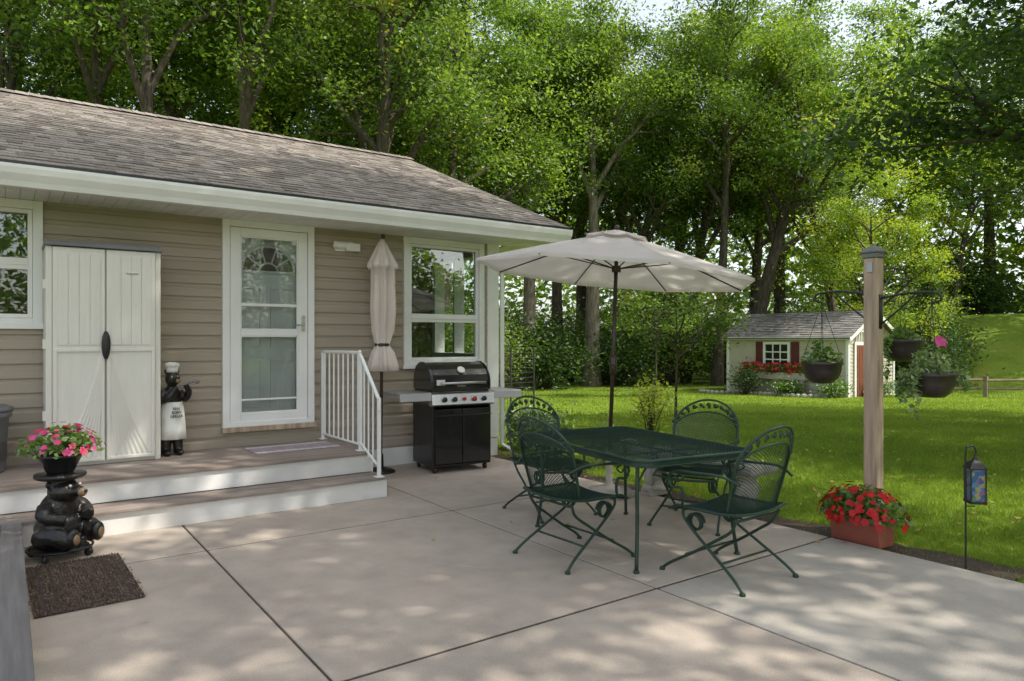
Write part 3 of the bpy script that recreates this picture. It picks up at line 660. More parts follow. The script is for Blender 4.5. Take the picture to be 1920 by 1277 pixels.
m_.prism(pr,-w2_+.015,w2_-.015); m_.prism([(y*1.04,z if z<.92 else .9+(z-.9)*1.03) for y,z in pr],-w2_-.005,-w2_+.014); m_.prism([(y*1.04,z if z<.92 else .9+(z-.9)*1.03) for y,z in pr],w2_-.014,w2_+.005)
lid=part(m_,'lid',gr,'black',bevel=.01)
m_=MB(); m_.tube([(-.27,-.33,.985),(.27,-.33,.985)],.014,10)
for x in (-.25,.25): m_.tube([(x,-.33,.985),(x,-.25,.985)],.01,8)
part(m_,'handle',lid,'steel',smooth=True)
m_=MB(); RR=Matrix.Rotation(pi/2-.75,3,'X'); m_.lathe([(.045,0),(.045,.012),(.038,.014),(.0,.014)],(.02,-.205,1.12),24,mat=RR); part(m_,'thermometer',lid,'lens')
text('WEBER',.035,'lid_lettering',lid,'steel',(.0,-.264,.945),(pi/2+.0,0,0),.001)
m_=MB(); m_.b2(-w2_+.01,w2_-.01,-.24,.24,.886,.9); part(m_,'firebox',gr,'blackm')
m_=MB(); m_.b2(-.30,-.20,-.2655,-.2635,.96,1.02); part(m_,'lid_sticker',lid,'lens')
for x in (-.31,.31):
    for y in (-.22,.22):
        m_=MB(); m_.lathe([(.008,-.012),(.032,-.012),(.034,0),(.032,.012),(.008,.012)],(x,y,.034),16,0,mat=Matrix.Rotation(pi/2,3,'Y')); m_.box((x,y,.066),(.035,.03,.012),1)
        if y<0: m_.box((x,y-.03,.05),(.02,.03,.01),1)
        part(m_,'wheel',gr,['dark','red'],smooth=False)
# ---------------- closed umbrella
cu=root('closed_umbrella','furled beige patio umbrella tied with a strap beside the wall','umbrella',(3.36,7.16,0))
m_=MB(); m_.tube([(0,0,.02),(.03,0,2.6)],.017,10); part(m_,'pole',cu,'bronze',smooth=True)
m_=MB()
prof=[(.02,2.57),(.05,2.51),(.095,2.41),(.145,2.29),(.15,2.25),(.115,2.235),(.115,2.05),(.12,1.8),(.105,1.56),(.072,1.40),(.105,1.32),(.135,1.20),(.145,1.12),(.11,1.11),(.02,1.14)]
def fold(a,i):
    s_=min(1,i/3)*(.4 if i==9 else 1)
    return 1+s_*(.24*math.sin(a*7+i*.12)+.10*math.sin(a*3+1+i*.3)+.06*math.sin(a*13))
m_.lathe(prof,(.02,0,0),72,fn=fold)
part(m_,'canopy',cu,'canvas2',smooth=True)
m_=MB(); m_.lathe([(.08,1.385),(.084,1.39),(.084,1.415),(.08,1.42)],(.02,0,0),24); part(m_,'strap',cu,'dark')
m_=MB(); m_.ell((.03,0,2.6),(.025,.025,.03)); part(m_,'finial',cu,'bronze',smooth=True)
m_=MB(); m_.lathe([(.16,0),(.16,.02),(.12,.04),(.035,.06),(.03,.2),(.0,.2)],n=24); part(m_,'umbrella_base',cu,'blackm',smooth=True)
# ---------------- open umbrella
ux,uy=4.60,4.84
ou=root('patio_umbrella','open cream patio umbrella on brown pole tilted behind the table','umbrella',(ux,uy,0))
tilt=Vector((CR[0],CR[1],0))
topp=Vector((.075*CR[0],.075*CR[1],2.455))
m_=MB(); m_.tube([(0,0,.3),topp*.55,topp],.019,12); part(m_,'pole',ou,'bronze',smooth=True)
axis=Vector((0,0,1)).cross(tilt); Rt=Matrix.Rotation(math.radians(5.5),3,axis)
m_=MB(); RC=1.31; drop=.385; NR=8; a0=.35
def cp_(s,a,low=0):
    k=((a-a0)/(2*pi/NR))%1; q=abs(k-.5)*2
    rr=RC*s*(1-(1-q*q)*.085*s); z=-drop*(s**1.12)-.035*(1-q*q)*math.sin(pi*min(1,s))*1.0-low
    return Vector((rr*math.cos(a),rr*math.sin(a),z))
NA=64;NS=12
vs=[];fs=[]
for i in range(NS+1):
    s=.06+.94*i/NS
    for k in range(NA): vs.append(Rt@cp_(s,a0+2*pi*k/NA)+topp)
for i in range(NS):
    for k in range(NA): fs.append((i*NA+k,i*NA+(k+1)%NA,(i+1)*NA+(k+1)%NA,(i+1)*NA+k))
for k in range(NA): vs.append(Rt@(cp_(1,a0+2*pi*k/NA)*1.0+Vector((0,0,-.025)))+topp)
for k in range(NA): fs.append((NS*NA+k,NS*NA+(k+1)%NA,(NS+1)*NA+(k+1)%NA,(NS+1)*NA+k))
m_.add(vs,fs); part(m_,'canopy',ou,'canvas',smooth=True)
m_=MB(); vs=[];fs=[]
for i in range(5):
    for k in range(NA):
        p=cp_(.02+.2*i/4,a0+2*pi*k/NA); p.z+=.035; vs.append(Rt@p+topp)
for i in range(4):
    for k in range(NA): fs.append((i*NA+k,i*NA+(k+1)%NA,(i+1)*NA+(k+1)%NA,(i+1)*NA+k))
m_.add(vs,fs); m_.tube([Rt@(cp_(.22,a0+2*pi*k/NA)+Vector((0,0,.033)))+topp for k in range(NA)],.005,4,closed=True); part(m_,'vent_cap',ou,'canvas',smooth=True)
for k in range(NR):
    m_=MB(); a=a0+2*pi*k/NR
    m_.tube([Rt@(cp_(s,a)+Vector((0,0,-.014)))+topp for s in (.04,.3,.6,1.0)],.007,6)
    m_.tube([Vector((topp.x*.9,topp.y*.9,2.12)),Rt@(cp_(.52,a)+Vector((0,0,-.016)))+topp],.006,6)
    part(m_,'rib',ou,'bronze')
m_=MB(); m_.lathe([(.04,2.09),(.045,2.12),(.04,2.15)],(topp.x*.9,topp.y*.9,0),14); part(m_,'runner',ou,'bronze')
m_=MB(); m_.ell(topp+Vector((0,0,.05)),(.03,.03,.03)); part(m_,'finial',ou,'bronze',smooth=True)
m_=MB(); cc=topp*.52; cc.z=1.22; m_.lathe([(.028,-.09),(.036,-.06),(.036,.07),(.026,.09)],cc,14); m_.tube([cc,cc+Vector((-.06,-.05,.0)),cc+Vector((-.07,-.06,-.05))],.009,8); part(m_,'crank',ou,'bronze',smooth=True)
m_=MB(); m_.lathe([(.23,0),(.235,.03),(.2,.06),(.06,.09),(.032,.12),(.03,.42),(.0,.42)],n=28); part(m_,'umbrella_base',ou,'stone',smooth=True)
# ---------------- table
tr=math.radians(-8)
tbx,tby=3.70,3.67
tab=root('patio_table','rectangular dark green wrought iron mesh table with rounded corners','table',(tbx,tby,0),tr)
HX,HY,RCn=.485,.74,.12
def rrect(hx,hy,r,n=8):
    P=[]
    for cx_,cy_,s in ((hx-r,hy-r,0),(-hx+r,hy-r,1),(-hx+r,-hy+r,2),(hx-r,-hy+r,3)):
        for k in range(n+1):
            a=s*pi/2+k*pi/2/n; P.append((cx_+r*math.cos(a),cy_+r*math.sin(a)))
    return P
TZ=.72
m_=MB(); P=rrect(HX,HY,RCn); m_.tube([(x,y,TZ-.008) for x,y in P],.011,8,closed=True); m_.tube([(x,y,TZ-.045) for x,y in rrect(HX-.004,HY-.004,RCn)],.006,6,closed=True)
n=len(P); vs=[(x,y,TZ-.008) for x,y in P]+[(x,y,TZ-.045) for x,y in P]
m_.add(vs,[(k,(k+1)%n,n+(k+1)%n,n+k) for k in range(n)])
def inrr(x,y,hx,hy,r):
    ax,ay=abs(x),abs(y)
    if ax>hx or ay>hy: return False
    if ax>hx-r and ay>hy-r: return (ax-hx+r)**2+(ay-hy+r)**2<r*r
    return True
def meshgrid_wires(mb,S_,inside,u0,u1,v0,v1,sp,wd,seg,hz=.8):
    Lr=(u1-u0)+(v1-v0)
    for sgn in (1,-1):
        c=-(Lr)
        while c<Lr:
            pts=[]
            t=u0
            while t<=u1+1e-9:
                v=(t-u0)*sgn+c+(v0 if sgn>0 else v1)
                pts.append((t,v)); t+=seg
            for (a,b),(c_,d) in zip(pts[:-1],pts[1:]):
                if inside(a,b) and inside(c_,d):
                    p=S_(a,b); q=S_(c_,d); t_=(q-p).normalized(); nn=(S_(a+.01,b)-p).cross(S_(a,b+.01)-p).normalized(); sd_=t_.cross(nn)*wd
                    mb.add([p-sd_,p+sd_,q+sd_,q-sd_],[(0,1,2,3)])
                    if hz:
                        up_=nn*wd*hz
                        mb.add([p-up_,p+up_,q+up_,q-up_],[(0,1,2,3)])
            c+=sp
meshgrid_wires(m_,lambda u,v:Vector((u,v,TZ)),lambda u,v:inrr(u,v,HX-.004,HY-.004,RCn) and u*u+v*v>.0018,-HX,HX,-HY,HY,.028,.0048,.0162,.25)
m_.tube([(.045*math.cos(t),.045*math.sin(t),TZ) for t in np.linspace(0,2*pi,20)[:-1]],.008,6,closed=True)
for yy in (-.4,.4): m_.tube([(-HX,yy,TZ-.02),(HX,yy,TZ-.02)],.008,6)
m_.tube([(0,-HY,TZ-.02),(0,HY,TZ-.02)],.008,6)
part(m_,'table_top',tab,'green')
for sx in (-1,1):
    for sy in (-1,1):
        m_=MB(); lx,ly=sx*(HX-.10),sy*(HY-.16)
        m_.tube(cat([(lx,ly,TZ-.02),(lx+sx*.015,ly+sy*.015,.5),(lx+sx*.012,ly+sy*.012,.3),(lx+sx*.04,ly+sy*.04,.012)],5),.0125,8)
        m_.tube(cat([(lx-sx*.13,ly,TZ-.02),(lx-sx*.05,ly+sy*.0,.62),(lx+sx*.01,ly,.5),(lx+sx*.012,ly+sy*.012,.35)],5),.007,6)
        m_.lathe([(.02,0),(.02,.012),(.013,.02)],(lx+sx*.04,ly+sy*.04,0),12)
        part(m_,'leg',tab,'green',smooth=True)
# ---------------- chairs
ch=root('patio_chair','dark green wrought iron spring chair with mesh seat','chair',(0,0,0),group='matching wrought iron chairs around the patio table')
m_=MB()
def Ss(u,v): return Vector((u,v,.425-.02*(1-(u/.25)**2)+(-.03*max(0,(v-.18)/.08)**2)+.015*max(0,(-v-.12)/.1)))
meshgrid_wires(m_,Ss,lambda u,v:abs(u)<.248 and -.225<v<.262,-.25,.25,-.24,.27,.019,.0021,.0195)
rim=[Ss(x,y) for x,y in [( -.25+.5*k/8,-.23) for k in range(9)]+[(.25,-.23+.49*k/8) for k in range(1,9)]+[(.25-.5*k/8,.26) for k in range(1,9)]+[(-.25,.26-.49*k/8) for k in range(1,8)]]
m_.tube(rim,.009,7,closed=True); part(m_,'seat',ch,'green')
def zt(u,b=.70,h=.15): return b+h*math.sqrt(max(0,1-u*u))
def Sb(u,v,b=.70,h=.15):
    z=.43+v*(zt(u,b,h)-.43); k=(z-.43)/.5; wdt=.245+.025*math.sin(k*2.2)
    return Vector((wdt*u,-.235-.13*k+.07*u*u,z))
m_=MB()
meshgrid_wires(m_,lambda a,b:Sb(a/.25,b/.4),lambda a,b:abs(a)<=.2505 and -.001<=b<=.4005,-.25,.25,0,.4,.020,.0018,.0125)
def rimpath(b,h): return [Sb(-1,v/6,b,h) for v in range(7)]+[Sb(-math.cos(pi*k/16),1,b,h) for k in range(1,16)]+[Sb(1,1-v/6,b,h) for v in range(7)]
m_.tube(rimpath(.70,.15),.007,7); m_.tube(rimpath(.72,.23),.009,7)
for k in range(1,14):
    u=-math.cos(pi*k/14); p=Sb(u,1,(.71),(.19))
    m_.ell(p,(.026,.006,.012),8,rot=Matrix.Rotation(k*1.1,3,'Y')); m_.ell(p+Vector((.012,0,.01)),(.016,.007,.016),8)
part(m_,'backrest',ch,'green',smooth=True)
for s in (-1,1):
    m_=MB(); m_.tube(cat([(s*.262,-.27,.62),(s*.295,-.16,.66),(s*.305,.04,.655),(s*.295,.17,.645),(s*.285,.235,.60),(s*.28,.215,.54),(s*.27,.15,.54),(s*.265,.14,.48),(s*.252,.16,.42)],5),.009,8)
    m_.tube(cat([(s*.295,.17,.645),(s*.31,.10,.62),(s*.3,.15,.585),(s*.29,.19,.61)],5),.006,6)
    part(m_,'armrest',ch,'green',smooth=True)
m_=MB()
for s in (-1,1):
    m_.tube(cat([(s*.27,-.29,.012),(s*.255,-.22,.07),(s*.23,-.06,.17),(s*.205,.10,.27),(s*.20,.185,.345),(s*.2,.19,.40)],6),.0095,8)
    m_.tube(cat([(s*.27,.30,.012),(s*.255,.24,.06),(s*.23,.09,.15),(s*.21,-.06,.25),(s*.205,-.17,.33),(s*.22,-.21,.41)],6),.0095,8)
    for y in (-.29,.30): m_.lathe([(.018,0),(.018,.012),(.011,.02)],(s*.27,y,0),12)
m_.tube([(-.24,-.12,.132),(.24,-.12,.132)],.007,6); m_.tube([(-.24,.14,.13),(.24,.14,.13)],.007,6); m_.tube([(-.2,.19,.39),(.2,.19,.39)],.008,6); m_.tube([(-.21,-.2,.39),(.21,-.2,.39)],.008,6)
part(m_,'chair_base',ch,'green',smooth=True)
for s in (-1,1):
    m_=MB(); pts=[(s*(.2-.02*t/ (2*pi)),.115+.048*math.cos(t),.325+.048*math.sin(t)) for t in np.linspace(0,5*pi,44)]; m_.tube(pts,.008,7); part(m_,'spring',ch,'green',smooth=True)
def face(dx,dy): return math.atan2(-dx,dy)
ch.location=(3.12,3.63,0); ch.rotation_euler=(0,0,face(1,.02))
clone(ch,(3.75,4.68,0),face(-.08,-1))
clone(ch,(4.48,3.72,0),face(-.93,-.36))
clone(ch,(3.66,2.78,0),face(-.02,1))
# ---------------- stone bench
bn=root('garden_bench','weathered cast stone garden bench with carved pedestals at patio edge','bench',(5.0,4.12,0),.0)
m_=MB(); m_.b2(-.18,.18,-.68,.68,.37,.43); m_.b2(-.16,.16,-.66,.66,.35,.37); part(m_,'seat',bn,'stone',bevel=.012)
for s in (-1,1):
    m_=MB(); m_.b2(-.14,.14,s*.5-.07,s*.5+.07,0,.06); m_.lathe([(.12,.06),(.085,.1),(.075,.14),(.1,.2),(.105,.25),(.075,.3),(.11,.35)],(0,s*.5,0),20,fn=lambda a,i:1+.06*math.cos(a*4)); m_.ell((-.1,s*.5,.17),(.04,.05,.1)); m_.ell((-.12,s*.5,.07),(.05,.06,.04))
    part(m_,'pedestal',bn,'stone',bevel=.008)
# ---------------- post & hanging baskets
px,py=5.40,2.77; pz=float(terr(px,py))
po=root('garden_post','weathered square wooden post with metal cap and iron plant hooks','post',(px,py,pz))
m_=MB(); m_.b2(-.052,.052,-.052,.052,-.3,2.11); part(m_,'post_shaft',po,'wood',bevel=.007)
m_=MB(); m_.b2(-.062,.062,-.062,.062,2.11,2.145,0); m_.lathe([(.095,2.145),(.1,2.16),(.06,2.19),(.03,2.205),(.0,2.21)],n=4,mat=Matrix.Rotation(pi/4,3,'Z')); part(m_,'post_cap',po,'copper',bevel=.004)
m_=MB(); m_.b2(-.062,-.0525,-.022,.022,2.0,2.075); part(m_,'number_plate',po,'shelf')
for dx,dy,z,ln in ((0,1,1.84,.42),(0,-1,1.80,.42),(1,0,2.02,.46)):
    m_=MB(); d=Vector((dx,dy,0)); o=d*.054
    m_.tube(cat([o+Vector((0,0,z)),d*(.054+ln*.5)+Vector((0,0,z+.03)),d*(ln+.03)+Vector((0,0,z+.02)),d*(ln+.06)+Vector((0,0,z-.03)),d*(ln)+Vector((0,0,z-.05))],5),.009,7)
    m_.tube(cat([o+Vector((0,0,z-.2)),d*(.054+ln*.35)+Vector((0,0,z-.08)),d*(.054+ln*.6)+Vector((0,0,z+.02))],5),.007,6)
    m_.box(o+Vector((0,0,z-.1)),(.012+.03*abs(dy),.012+.03*abs(dx),.26)); part(m_,'hook',po,'iron',smooth=True)
def basket(label,loc,hz,seed,leaf,pet,nf,R2=.17,ZR=.22,drop=.6,trail=0,fs=.07,aa=(2.1,3.1)):
    rng=np.random.default_rng(seed)
    rt=root('hanging_basket',label,'hanging basket',loc,group='hanging baskets on the garden post')
    m_=MB(); m_.lathe([(.02,.0),(.08,.005),(.12,.04),(.145,.10),(.15,.15),(.162,.155),(.162,.18),(.15,.18),(.14,.15),(.01,.15)],n=28,fn=lambda a,i:1+(.015*math.cos(a*14) if 1<i<5 else 0)); part(m_,'pot',rt,'pot',smooth=True)
    m_=MB(); top_=Vector((0,0,hz-loc[2]))
    for k in range(4): a=k*pi/2+.6; m_.tube([(.155*math.cos(a),.155*math.sin(a),.17),top_],.0025,4)
    m_.tube([top_,top_+Vector((0,0,.03))],.004,5); part(m_,'hanger',rt,'iron')
    nl=420; P,d=dome(rng,nl,(0,0,.18),R2,ZR,.05); P[:,2]=np.maximum(P[:,2],.185)
    if trail:
        for k in range(trail):
            a=rng.uniform(*aa) if k%4 else rng.uniform(-1.2,-.3); ln=rng.uniform(.1,.24) if k>1 else .34; ln=ln if k%4 else .14; nn=int(ln*130); t=np.linspace(0,1,nn)
            q=np.stack([(.185+.03*np.sin(t*2))*np.cos(a)+rng.normal(0,.014,nn),(.185+.03*np.sin(t*2))*np.sin(a)+rng.normal(0,.014,nn),.2-ln*t],1); P=np.concatenate([P,q])
    link('foliage',quadmesh('foliage',leafq(P,rng,np.full(len(P),.045),.2,.55),rng.uniform(0,1,len(P)),[leaf]),rt)
    if nf:
        P,d=dome(rng,nf,(0,0,.2),R2*.9,ZR,.8); P[0]=(-.02,-.06,.40); V,A=flowers(P,d*.3+np.array([-.7,-.7,.3]),rng,fs); link('blossom',quadmesh('blossom',V,A,[pet]),rt)
basket('dark bowl basket of green foliage hanging from an iron hook',(px,py+.42,1.10),1.76,21,'leafP','petred',0)
basket('dark bowl basket with pink bloom and pale trailing ivy',(px,py-.42,1.04),1.72,22,'leafV','petpink',1,trail=14,ZR=.24,fs=.12)
basket('dark bowl basket with sparse greenery behind the post',(px+.46,py,1.28),1.94,23,'leafP','petred',0,R2=.13,ZR=.12,trail=3)
# ---------------- flower box
fb=root('flower_box','rectangular terracotta planter box full of red impatiens beside the post','planter',(5.06,2.68,-.01),-.06)
m_=MB(); pr=[(-.085,0),(-.115,.17),(-.125,.17),(-.125,.2),(.125,.2),(.125,.17),(.115,.17),(.085,0)]
m_.prism(pr,-.185,.185,axis='y'); part(m_,'planter',fb,'terra',bevel=.006)
rng=np.random.default_rng(5); P,d=dome(rng,1500,(0,0,.20),.31,.25,.2); P[:,0]*=.8; P[:,1]*=1.05; P[:,2]=np.maximum(P[:,2],.17)
link('foliage',quadmesh('foliage',leafq(P,rng,np.full(1500,.045),.2,.6),rng.uniform(0,.8,1500),['leafP']),fb)
P,d=dome(rng,150,(0,0,.20),.32,.27,.85); P[:,0]*=.8; P[:,1]*=1.05; V,A=flowers(P,d+np.array([0,0,.3]),rng,.050); link('blossom',quadmesh('blossom',V,A,['petred']),fb)
# ---------------- lantern
ln=root('garden_lantern','small black stained glass lantern hanging from a shepherd hook','lantern',(4.99,1.97,-.03))
m_=MB(); m_.tube(cat([(0,0,-.1),(0,0,.4),(0,0,.76),(.015,-.01,.80),(.045,-.03,.80),(.055,-.038,.765),(.045,-.03,.74)],6),.006,7); m_.tube([(0,0,.42),(.05,-.035,.42)],.004,6); part(m_,'hook',ln,'iron',smooth=True)
m_=MB(); c=(.05,-.036)
m_.lathe([(.07,.66),(.075,.665),(.045,.70),(.02,.715),(.012,.735),(.0,.735)],(c[0],c[1],0),4); m_.lathe([(.065,.44),(.07,.445),(.07,.455)],(c[0],c[1],0),4)
for k in range(4): a=k*pi/2; m_.tube([(c[0]+.062*math.cos(a),c[1]+.062*math.sin(a),.45),(c[0]+.062*math.cos(a),c[1]+.062*math.sin(a),.665)],.005,5)
part(m_,'lantern_frame',ln,'iron')
def stained():
    m,nt,out=nodes('stained_glass'); b=N(nt,'ShaderNodeBsdfPrincipled'); L(nt,b.outputs[0],out.inputs[0]); b.inputs['Roughness'].default_value=.2
    tc=N(nt,'ShaderNodeTexCoord'); v=N(nt,'ShaderNodeTexVoronoi'); v.inputs['Scale'].default_value=38; L(nt,tc.outputs['Object'],v.inputs['Vector'])
    h=N(nt,'ShaderNodeSeparateColor'); L(nt,v.outputs['Color'],h.inputs[0])
    r=ramp(nt,[(.0,(.03,.10,.25)),(.3,(.06,.2,.3)),(.5,(.2,.1,.22)),(.7,(.3,.26,.1)),(.9,(.08,.22,.08))]); r.color_ramp.interpolation='CONSTANT'; L(nt,h.outputs[0],r.inputs[0]); L(nt,r.outputs[0],b.inputs['Base Color']); return m
m_=MB(); m_.lathe([(.056,.455),(.056,.66)],(c[0],c[1],0),4); part(m_,'lantern_glass',ln,stained())
# ---------------- SHED
SX0,SX1,SY0,SY1=24.17,27.4,13.3,18.4; SZ=-.62; ZW=1.56
sh=root('garden_shed','cream clapboard garden shed with maroon shutters and grey shingle roof','shed',(0,0,0))
m_=MB(); z=SZ
while z<ZW:
    z2=min(z+.13,ZW)
    m_.add([(SX0-.02,SY1,z),(SX0-.02,SY0,z),(SX0,SY0,z2),(SX0,SY1,z2)],[(0,1,2,3)]); m_.add([(SX0,SY0-.02,z),(SX1,SY0-.02,z),(SX1,SY0,z2),(SX0,SY0,z2)],[(0,1,2,3)])
    m_.add([(SX0-.02,SY1,z),(SX0-.02,SY0,z),(SX0,SY0,z),(SX0,SY1,z)],[(0,1,2,3)]); z+=.13
m_.b2(SX0+.001,SX1,SY0+.001,SY1,SZ-.3,ZW); xm=(SX0+SX1)/2; RZ=2.52
m_.prism([(SX0,ZW),(SX1,ZW),(xm,RZ-.08)],SY0,SY1,axis='y'); part(m_,'wall',sh,'shedside')
m_=MB(); m_.b2(SX0-.04,SX0+.08,SY0-.04,SY0+.06,SZ,ZW); m_.b2(SX0-.04,SX0+.06,SY1-.1,SY1+.03,SZ,ZW); m_.b2(SX1-.08,SX1+.03,SY0-.04,SY0+.05,SZ,ZW); m_.b2(SX0-.22,SX0-.18,SY0-.2,SY1+.2,ZW-.08,ZW+.04)
part(m_,'corner_trim',sh,'white')
m_=MB(); ln_=math.hypot(xm-SX0+.25,RZ-ZW+.08); an=math.atan2(RZ-ZW+.08,xm-SX0+.25)
def tabs(mb,x0,z0,dirx,ln,y0,y1):
    s_=Vector((math.cos(an)*dirx,0,math.sin(an))); n_=Vector((-math.sin(an)*dirx,0,math.cos(an)))
    i=0
    while i*.14<ln:
        y=y0
        while y<y1:
            wd=random.uniform(.15,.4); b=min(y+wd,y1); p0=Vector((x0,0,z0))+s_*(i*.14-.01)+n_*random.uniform(.02,.035); p1=Vector((x0,0,z0))+s_*min(i*.14+.15,ln)+n_*.006
            mb.add([(p0.x,y,p0.z),(p0.x,b,p0.z),(p1.x,b,p1.z),(p1.x,y,p1.z)],[(0,1,2,3)],0,random.random()); y=b
        i+=1
tabs(m_,SX0-.25,ZW-.03,1,ln_,SY0-.2,SY1+.2); tabs(m_,SX1+.25,ZW-.03,-1,ln_,SY0-.2,SY1+.2)
for dirx,x0 in ((1,SX0-.25),(-1,SX1+.25)):
    m_.prism([(x0,ZW-.06),(x0,ZW-.03),(xm,ZW-.03+ln_*math.sin(an)),(xm,ZW-.1+ln_*math.sin(an))],SY0-.2,SY1+.2,axis='y',a=.3)
part(m_,'roof',sh,'shing2')
m_=MB()
for dirx,x0 in ((1,SX0-.25),(-1,SX1+.25)): m_.prism([(x0,ZW-.16),(x0,ZW-.04),(xm,ZW-.04+ln_*math.sin(an)),(xm,ZW-.18+ln_*math.sin(an))],SY0-.23,SY0-.202,axis='y')
part(m_,'rake_board',sh,'white')
wy=16.1; m_=MB()
def fy(mb,y0,y1,z0,z1,x0,x1,t):
    mb.b2(x0,x1,y0,y0+t,z0,z1); mb.b2(x0,x1,y1-t,y1,z0,z1); mb.b2(x0,x1,y0+t,y1-t,z1-t,z1); mb.b2(x0,x1,y0+t,y1-t,z0,z0+t)
fy(m_,wy-.58,wy+.58,.33,1.40,SX0-.09,SX0-.02,.10)
for k in (-.16,.16): m_.b2(SX0-.075,SX0-.03,wy+k-.022,wy+k+.022,.43,1.30)
for k in (.72,1.01): m_.b2(SX0-.07,SX0-.035,wy-.48,wy+.48,k-.022,k+.022)
wo_=part(m_,'window',sh,'white')
m_=MB(); m_.b2(SX0-.05,SX0-.04,wy-.5,wy+.5,.41,1.32); part(m_,'pane',wo_,'black')
for s in (-1,1):
    m_=MB(); m_.b2(SX0-.06,SX0-.022,wy+s*.77-.16,wy+s*.77+.16,.33,1.40)
    for k in range(9): m_.b2(SX0-.07,SX0-.06,wy+s*.77-.11,wy+s*.77+.11,.40+k*.105,.45+k*.105)
    part(m_,'shutter',sh,'shutter')
m_=MB(); m_.b2(SX0-.36,SX0-.03,wy-1.35,wy+1.35,.02,.22)
for k in (-1.1,-.4,.4,1.1): m_.b2(SX0-.37,SX0-.36,wy+k-.2,wy+k+.2,.0,.24)
m_.b2(SX0-.36,SX0-.03,wy-1.35,wy+1.35,-.02,.018)
for k in (-1.2,1.2): m_.b2(SX0-.3,SX0-.2,wy+k-.05,wy+k+.05,SZ,-.022)
part(m_,'window_box',sh,'shedside')
rng=np.random.default_rng(8)
P=np.stack([rng.uniform(SX0-.45,SX0-.02,1300),rng.uniform(wy-1.45,wy+1.45,1300),.18+rng.uniform(0,.38,1300)],1)
sf_=root('window_box_flowers','red and pink flowers filling the shed window box','flowers',(0,0,0))
link('foliage',quadmesh('foliage',leafq(P,rng,np.full(1300,.1)),rng.uniform(0,1,1300),['leafP']),sf_)
P=np.stack([rng.uniform(SX0-.50,SX0-.08,170),rng.uniform(wy-1.45,wy+1.45,170),.25+rng.uniform(0,.36,170)],1); V,A=flowers(P,np.tile([-1,-.5,.6],(170,1))+rng.normal(0,.3,(170,3)),rng,.11); link('blossom',quadmesh('blossom',V,A,['petred']),sf_)
m_=MB(); m_.b2(24.62,25.5,SY0-.06,SY0-.022,SZ+.05,1.28)
for k in range(5): m_.b2(24.66+k*.17,24.8+k*.17,SY0-.075,SY0-.06,SZ+.1,1.22)
sdo=part(m_,'door',sh,'doorred'); m_=MB(); m_.b2(24.52,24.62,SY0-.07,SY0-.02,SZ,1.4); m_.b2(25.5,25.6,SY0-.07,SY0-.02,SZ,1.4); m_.b2(24.62,25.5,SY0-.07,SY0-.02,1.28,1.4)
for k in range(6): m_.b2(24.62+k*.17,24.66+k*.17,SY0-.07,SY0-.02,1.4,1.75)
m_.b2(24.52,25.6,SY0-.07,SY0-.02,1.75,1.82); part(m_,'frame',sdo,'white')
ed=root('garden_edging','row of grey stones edging the bed in front of the shed','edging',(0,0,0)); m_=MB()
for k in range(26):
    yy=13.6+k*.21; xx=SX0-1.0-.25*math.sin(k*.35); m_.ell((xx,yy,float(terr(xx,yy))+.05),(.10,.11,.09),8,rot=Matrix.Rotation(k*1.3,3,'Z'))
part(m_,'stone_row',ed,'stone',kind='stuff')
